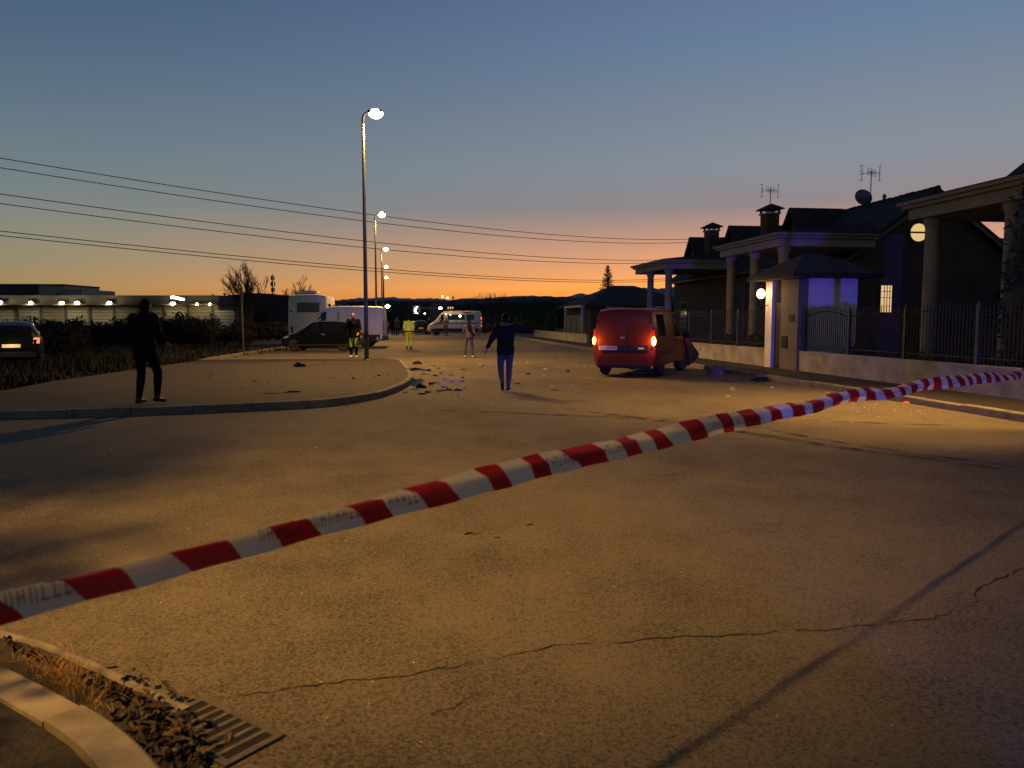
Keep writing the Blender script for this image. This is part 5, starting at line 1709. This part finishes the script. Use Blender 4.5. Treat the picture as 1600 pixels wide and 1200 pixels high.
def tape_pt(s):
    p = TA + TAB * s
    zl = TA.z * (s - tb) * (s - 1) / tb + TB.z * s * (s - 1) / (tb * (tb - 1)) + TC.z * s * (s - tb) / (1 - tb)
    if s < 0: zl = TA.z + s * (tape_dz0)
    if s > 1: zl = TC.z + (s - 1) * .25
    return Vector((p.x, p.y, zl))


tape_dz0 = 0
tape_dz0 = (tape_pt(.02).z - tape_pt(0).z) / .02
t = thing('barrier_tape', 'red and white plastic barrier tape stretched across the foreground', 'barrier tape', (TA.x, TA.y, 0))
vs, fs, uvs = [], [], []
NS, NV = 620, 12
s0, s1 = -.35, 1.80
for i in range(NS + 1):
    s = s0 + (s1 - s0) * i / NS
    p = tape_pt(s); l = s * LT
    tw = .25 + .25 * math.sin(l * 1.1 + .4) + .16 * math.sin(l * 2.9 + 1) + .08 * math.sin(l * 7.3) + (0 if s < .45 else .5 * math.sin((l - 3) * 5.2))
    curl = 1.0 + .7 * math.sin(l * 2.1) + .3 * math.sin(l * 5.7) if s < .5 else 1.5
    d = TAB.normalized(); side = d.cross(Vector((0, 0, 1))).normalized()     # towards the camera side
    fold = (.95 + .45 * math.sin(l * 1.7 + 1.0) + .25 * math.sin(l * 4.3)) * (1 if s < .5 else .8)
    q = Vector((0, 0, 0)); pts = []
    for k in range(NV + 1):
        e = k / NV
        x = min(1, max(0, (e - .48) / .3)); x = x * x * (3 - 2 * x)
        th = tw * .8 - .22 + .35 * (e - .5) + fold * x + .10 * math.sin(l * 6.1 + e * 3)      # lean away from the camera side
        if k: q = q + (Vector((0, 0, 1)) * math.cos(th) - side * math.sin(th)) * (.088 / NV)
        pts.append(q.copy())
    mid = pts[NV // 2]
    for k, q in enumerate(pts):
        vs.append(p + q - mid + Vector((0, 0, .002 * math.sin(l * 23 + k)))); uvs.append((l + 3, .08 * k / NV))
for i in range(NS):
    for k in range(NV): fs.append((i * (NV + 1) + k, (i + 1) * (NV + 1) + k, (i + 1) * (NV + 1) + k + 1, i * (NV + 1) + k + 1))
me = bpy.data.meshes.new('ribbon')
me.from_pydata([v - Vector((TA.x, TA.y, 0)) for v in vs], [], fs)
ul = me.uv_layers.new(name='UVMap')
for l_ in me.loops: ul.data[l_.index].uv = uvs[l_.vertex_index]
me.materials.append(MT['tape']); me.polygons.foreach_set('use_smooth', [True] * len(me.polygons))
link('ribbon', me, t)

# ------------------------------------------------------------------ drain grate
ga, gb_, gc, gd_ = G(318, 1099), G(428, 1153), G(372, 1196), G(288, 1128)
t = thing('drain_grate', 'cast iron drain grate with eight slots beside the near kerb', 'grate', (G(350, 1145).x, G(350, 1145).y, 0))
o0 = t.location.copy()
ex = (gb_ - ga); ey = (gd_ - ga)
ex_n, ey_n = ex.normalized(), ey.normalized()
LX, LY = ex.length, max(ey.length, .2)
LX, LY = .40, .34
ey_n = Vector((0, 0, 1)).cross(ex_n); ey_n = ey_n if ey_n.dot(gd_ - ga) > 0 else -ey_n
def GP(x, y, z): return ga + ex_n * x + ey_n * y + Vector((0, 0, z)) - o0
def gbox(x0, x1, y0, y1, z0, z1, name, mat, par):
    mb = MB(); mb.extr([GP(x0, y0, z0), GP(x1, y0, z0), GP(x1, y1, z0), GP(x0, y1, z0)], (0, 0, z1 - z0)); return mb.build(name, mat, par)
LX = ex.length; LY = .20
gbox(-.02, LX + .02, -.02, LY + .02, .0085, .0090, 'slot_shade', 'black', t)  # flat black sheet under the bars stands for the shade in the slots
for a in ((-.03, LX + .03, -.03, .0), (-.03, LX + .03, LY, LY + .03), (-.03, .0, .0, LY), (LX, LX + .03, .0, LY)):
    gbox(*a, .0080, .0125, 'frame_side', 'iron', t)
nb = 8
for k in range(nb + 1):
    x = LX * k / nb
    if 0 < k < nb: gbox(x - .011, x + .011, .001, LY - .001, .0095, .0120, 'bar', 'iron', t)

# ------------------------------------------------------------------ grass and leaves in the gutter
rr = random.Random(13)
t = thing('grass_tuft', 'dry orange grass tuft growing in the gutter', 'grass', G(110, 1075))
o0 = t.location.copy()
mb = MB()
def blade(mb, p, h, lean, w):
    a = rr.uniform(0, 6.28); d = Vector((math.cos(a), math.sin(a), 0))
    b = Vector((math.cos(lean), math.sin(lean), 0))
    pts = []
    for k in range(6):
        s = k / 5
        pts.append(p + Vector((0, 0, h * (s - .35 * s * s))) + b * h * .55 * s * s * rr.uniform(.8, 1.2))
    mb.tube(pts, [w * (1.05 - .9 * k / 5) for k in range(6)], 4)
for k in range(230):
    s = rr.gauss(.52, .2); off = rr.gauss(.0, 1)
    if not 0 < s < 1: continue
    base = G(15 + 165 * s, 1030 + 82 * s + off * 8)
    blade(mb, base - o0, rr.uniform(.05, .15) * (1.25 if .35 < s < .7 else .75), rr.uniform(0, 6.28), .0022)
for (x, y, h, ln) in ((125, 1062, .30, .3), (122, 1060, .26, 2.4), (112, 1046, .22, 2.9), (150, 1075, .24, .4), (118, 1064, .28, 1.0), (170, 1085, .2, .1)):
    blade(mb, G(x, y) - o0, h, ln, .0026)
mb.build('blades', 'drygrass', t)


def litter(name, label, n, fn, mats, seedv, size):
    rr = random.Random(seedv)
    mb = MB()
    for k in range(n):
        p = fn(rr)
        a = rr.uniform(0, 6.28); s = size * rr.choice((.35, .5, .7, 1, 1.5)) * rr.uniform(.8, 1.2)
        ax = Vector((math.cos(a), math.sin(a), rr.uniform(-.5, .5))); bx = Vector((-math.sin(a), math.cos(a), rr.uniform(-.5, .5)))
        up = Vector((0, 0, .006 + rr.random() * .018))
        q = p + up
        vs = [q - ax * s, q - ax * s * .4 + bx * s * .45 + up * .6, q + ax * s * .3 + bx * s * .4 + up * .9, q + ax * s, q + ax * s * .3 - bx * s * .4 + up * .8, q - ax * s * .4 - bx * s * .45 + up * .5, q + up * .1]
        mb.add(vs, [(0, 1, 6), (1, 2, 6), (2, 3, 6), (3, 4, 6), (4, 5, 6), (5, 0, 6)], rr.choice(range(len(mats))))
    return tag(mb.build(name, mats), label, 'leaves', kind='stuff')


litter('leaf_litter', 'dead brown and green leaves heaped between kerb and grate', 330, lambda r: (lambda s, w: G(188 + 112 * s - w * 22, 1092 + 106 * s + w * 24) + Vector((0, 0, .02 * r.random())))(min(1.1, max(-.3, r.gauss(.55, .3))), r.gauss(0, .85)), ['leaf_brown', 'leaf_brown', 'leaf_green', 'gutter_dirt', 'gutter_dirt'], 3, .026)
litter('leaf_litter', 'thin scatter of dirt and leaf bits along the gutter', 260, lambda r: (lambda s, w: G(10 + 230 * s + w * 10, 1012 + 100 * s + w * 9))(r.random(), r.gauss(0, 1)), ['leaf_brown', 'gutter_dirt', 'gutter_dirt'], 5, .014)

# ------------------------------------------------------------------ debris of the crash
def shard(rr, L_, w, h, mats):
    """a bent, torn sliver of trim with ragged outline"""
    n = 6
    mb = MB(); vs = []
    bend = rr.uniform(-.5, .5)
    for k in range(n + 1):
        s = k / n - .5
        ww = w * (.35 + rr.random() * .65) * (1 - abs(s) * .9)
        x, z = s * L_, h * (.25 + .75 * math.cos(s * 2.6)) * rr.uniform(.6, 1.1)
        y = bend * L_ * s * s * 2
        vs += [(x, y - ww, 0), (x, y - ww * .3, z), (x, y + ww * .6, z * .8), (x, y + ww, 0)]
    fs = []
    for k in range(n):
        for q in range(4): fs.append((4 * k + q, 4 * k + (q + 1) % 4, 4 * k + 4 + (q + 1) % 4, 4 * k + 4 + q))
    fs += [(0, 1, 2, 3), tuple(4 * n + q for q in range(4))]
    return mb.add(vs, fs)


def debris(label, px, py, size, mat, z=0.0, group=None, flat=.3, seedv=None, asp=.35):
    rr = random.Random(seedv if seedv is not None else int(px * 7 + py))
    p = G(px, py, z + .003)
    L_ = size
    o = shard(rr, L_, L_ * asp * .5, L_ * flat, None).build('debris_fragment', mat)
    o.location = p; o.rotation_euler = (0, 0, rr.uniform(-.5, .5))
    return tag(o, label, 'debris', group)


PZ = .118
debris('bulky black plastic lump on the pavement, right of the thin post', 466, 573, .42, 'plastic', PZ, flat=.45, asp=.7)
debris('flat black strip beside the plastic lump on the pavement', 484, 572, .36, 'plastic', PZ, flat=.06)
debris('long dark board lying on the pavement near the curved kerb', 457, 613, .36, 'plastic', PZ, flat=.1, seedv=4)
debris('thin pale strip lying left of the dark board on the pavement', 420, 615, .36, 'tan_wall', PZ, flat=.05)
debris('curved black bumper shell with white edge on the road by the kerb end', 652, 579, .55, 'plastic', flat=.18)
debris('white trim strip lying on the black bumper shell', 655, 580.5, .40, 'silver_bit', flat=.14)
debris('torn black grille piece on the road above the bumper shell', 652, 569, .34, 'plastic', flat=.4)
debris('black plastic strip right of the bumper shell', 664, 585, .30, 'plastic', flat=.1)
debris('silver lamp housing lying against the curved kerb', 650, 597, .36, 'silver_bit', flat=.35, asp=.6)
debris('crumpled silver trim in front of the lamp housing', 649, 602, .34, 'silver_bit', flat=.25, asp=.5)
debris('round black plastic cup beside the crumpled trim', 658, 606, .24, 'plastic', flat=.5, asp=.9)
debris('pale splinter at the foot of the curved kerb', 648, 609, .26, 'white_bit', flat=.1)
debris('dark strip on the road right of the curved kerb', 688, 611, .24, 'plastic', flat=.12)
debris('grey wheel cover lying against the right kerb', 1192, 595, .50, 'plastic', flat=.28, asp=.9, seedv=2)
debris('silver rim edge resting on the grey wheel cover', 1189, 588, .3, 'silver_bit', .12, flat=.08)
debris('small black plastic cap near the right kerb', 1273, 605, .14, 'plastic', flat=.6, asp=.8)
debris('torn dark pad on the right pavement', 1258, 583, .4, 'plastic', PZ, flat=.05)
debris('shiny orange lens fragment by the right kerb near the tape', 1416, 630, .16, 'hivis_orange', flat=.3)
debris('white flat panel piece under the red van', 1003, 583, .45, 'white_bit', flat=.05)
debris('second white strip under the red van tail', 968, 586, .35, 'white_bit', flat=.05)
for n, (x, y, s) in enumerate(((734, 834, .085), (748, 834, .05), (777, 840, .05), (827, 820, .06))):
    debris(('widest black crumb', 'tiny black crumb right beside the widest one', 'black crumb nearest the camera in the cluster', 'lone black crumb right of the cluster')[n] + ' on the open road below the tape', x, y, s, 'plastic', flat=.2)
t = thing('broken_kerbstone', 'broken concrete block standing at the right kerb beside the van', 'block', G(1117, 586), R(12))
mb = MB(); mb.add([(-.2, -.14, 0), (.2, -.15, 0), (.22, .14, 0), (-.18, .15, 0), (-.17, -.12, .25), (.16, -.12, .29), (.18, .11, .27), (-.15, .12, .22)], [(3, 2, 1, 0), (4, 5, 6, 7), (0, 1, 5, 4), (1, 2, 6, 5), (2, 3, 7, 6), (3, 0, 4, 7)])
mb.build('block', 'kerb_dark', t)
mb = MB(); mb.add([(-.26, -.3, 0), (.1, -.32, 0), (.14, -.18, 0), (-.2, -.17, 0), (-.2, -.28, .1), (.06, -.29, .12), (.1, -.2, .11), (-.16, -.19, .08)], [(3, 2, 1, 0), (4, 5, 6, 7), (0, 1, 5, 4), (1, 2, 6, 5), (2, 3, 7, 6), (3, 0, 4, 7)])
mb.build('chip', 'kerb', t)

rr = random.Random(99)
def scatter(n, fn, mats, label, group, z, smin, smax):
    for k in range(n):
        x, y = fn()
        o = debris(label, x, y, rr.uniform(smin, smax), rr.choice(mats), z, group, flat=rr.uniform(.1, .4), seedv=rr.randint(0, 10 ** 6), asp=rr.uniform(.3, .8))
scatter(26, lambda: (rr.uniform(505, 622), rr.gauss(583, 8)), ['glass_bit', 'white_bit', 'plastic', 'plastic'], 'small plastic and glass bit strewn on the pavement by the lamp', 'small crash bits on the pavement', PZ, .03, .11)
scatter(14, lambda: (rr.uniform(300, 470), rr.uniform(575, 610)), ['white_bit', 'tan_wall', 'plastic'], 'small pale or dark bit lying on the left part of the pavement', 'small crash bits on the left pavement', PZ, .03, .13)
scatter(60, lambda: (rr.gauss(690, 30), rr.uniform(572, 620)), ['glass_bit', 'white_bit', 'plastic', 'plastic', 'leaf_brown'], 'small crash bit strewn on the road right of the curved kerb', 'small crash bits right of the curved kerb', 0, .04, .19)
scatter(40, lambda: (rr.uniform(740, 925), rr.uniform(560, 612)), ['glass_bit', 'white_bit', 'plastic', 'silver_bit'], 'small crash bit strewn on the road left of the red van', 'small crash bits left of the red van', 0, .04, .16)
scatter(16, lambda: (rr.uniform(1100, 1330), rr.uniform(596, 625)), ['glass_bit', 'white_bit', 'plastic'], 'small glass or plastic bit on the road along the right kerb', 'small crash bits along the right kerb', 0, .03, .09)
# crumbs of glass too small and many to count
mb = MB(); rr = random.Random(5)
for k in range(500):
    if rr.random() < .45: p = G(rr.gauss(690, 60), rr.uniform(570, 640))
    elif rr.random() < .6: p = G(rr.uniform(1330, 1560), 627 + rr.gauss(0, 6) + rr.random() * 18)
    else: p = G(rr.uniform(100, 1500), 640 + 540 * rr.random() ** 2)
    s = rr.uniform(.001, .0045) if p.y < 9 else rr.uniform(.003, .010)
    mb.add([p + Vector((-s, -s, .004)), p + Vector((s, -s * .6, .004)), p + Vector((0, s, .004)), p + Vector((rr.uniform(-s, s) * .3, 0, .004 + s * 1.3))], [(0, 1, 3), (1, 2, 3), (2, 0, 3), (2, 1, 0)])
tag(mb.build('glass_crumbs', 'glass_bit'), 'tiny crumbs of broken glass strewn over the asphalt', 'glass', kind='stuff')

t = thing('tape_post', 'thin post beside the photographer holding the tape end', 'post', tape_pt(-.35).xy.to_3d())
mb = MB(); mb.tube([(0, 0, 0), (0, 0, 1.25)], .03, 8); mb.build('pole', 'galv', t)
mb = MB(); mb.lathe([(.16, 0), (.15, .04), (.05, .06)], n=14); mb.build('foot', 'plastic', t)
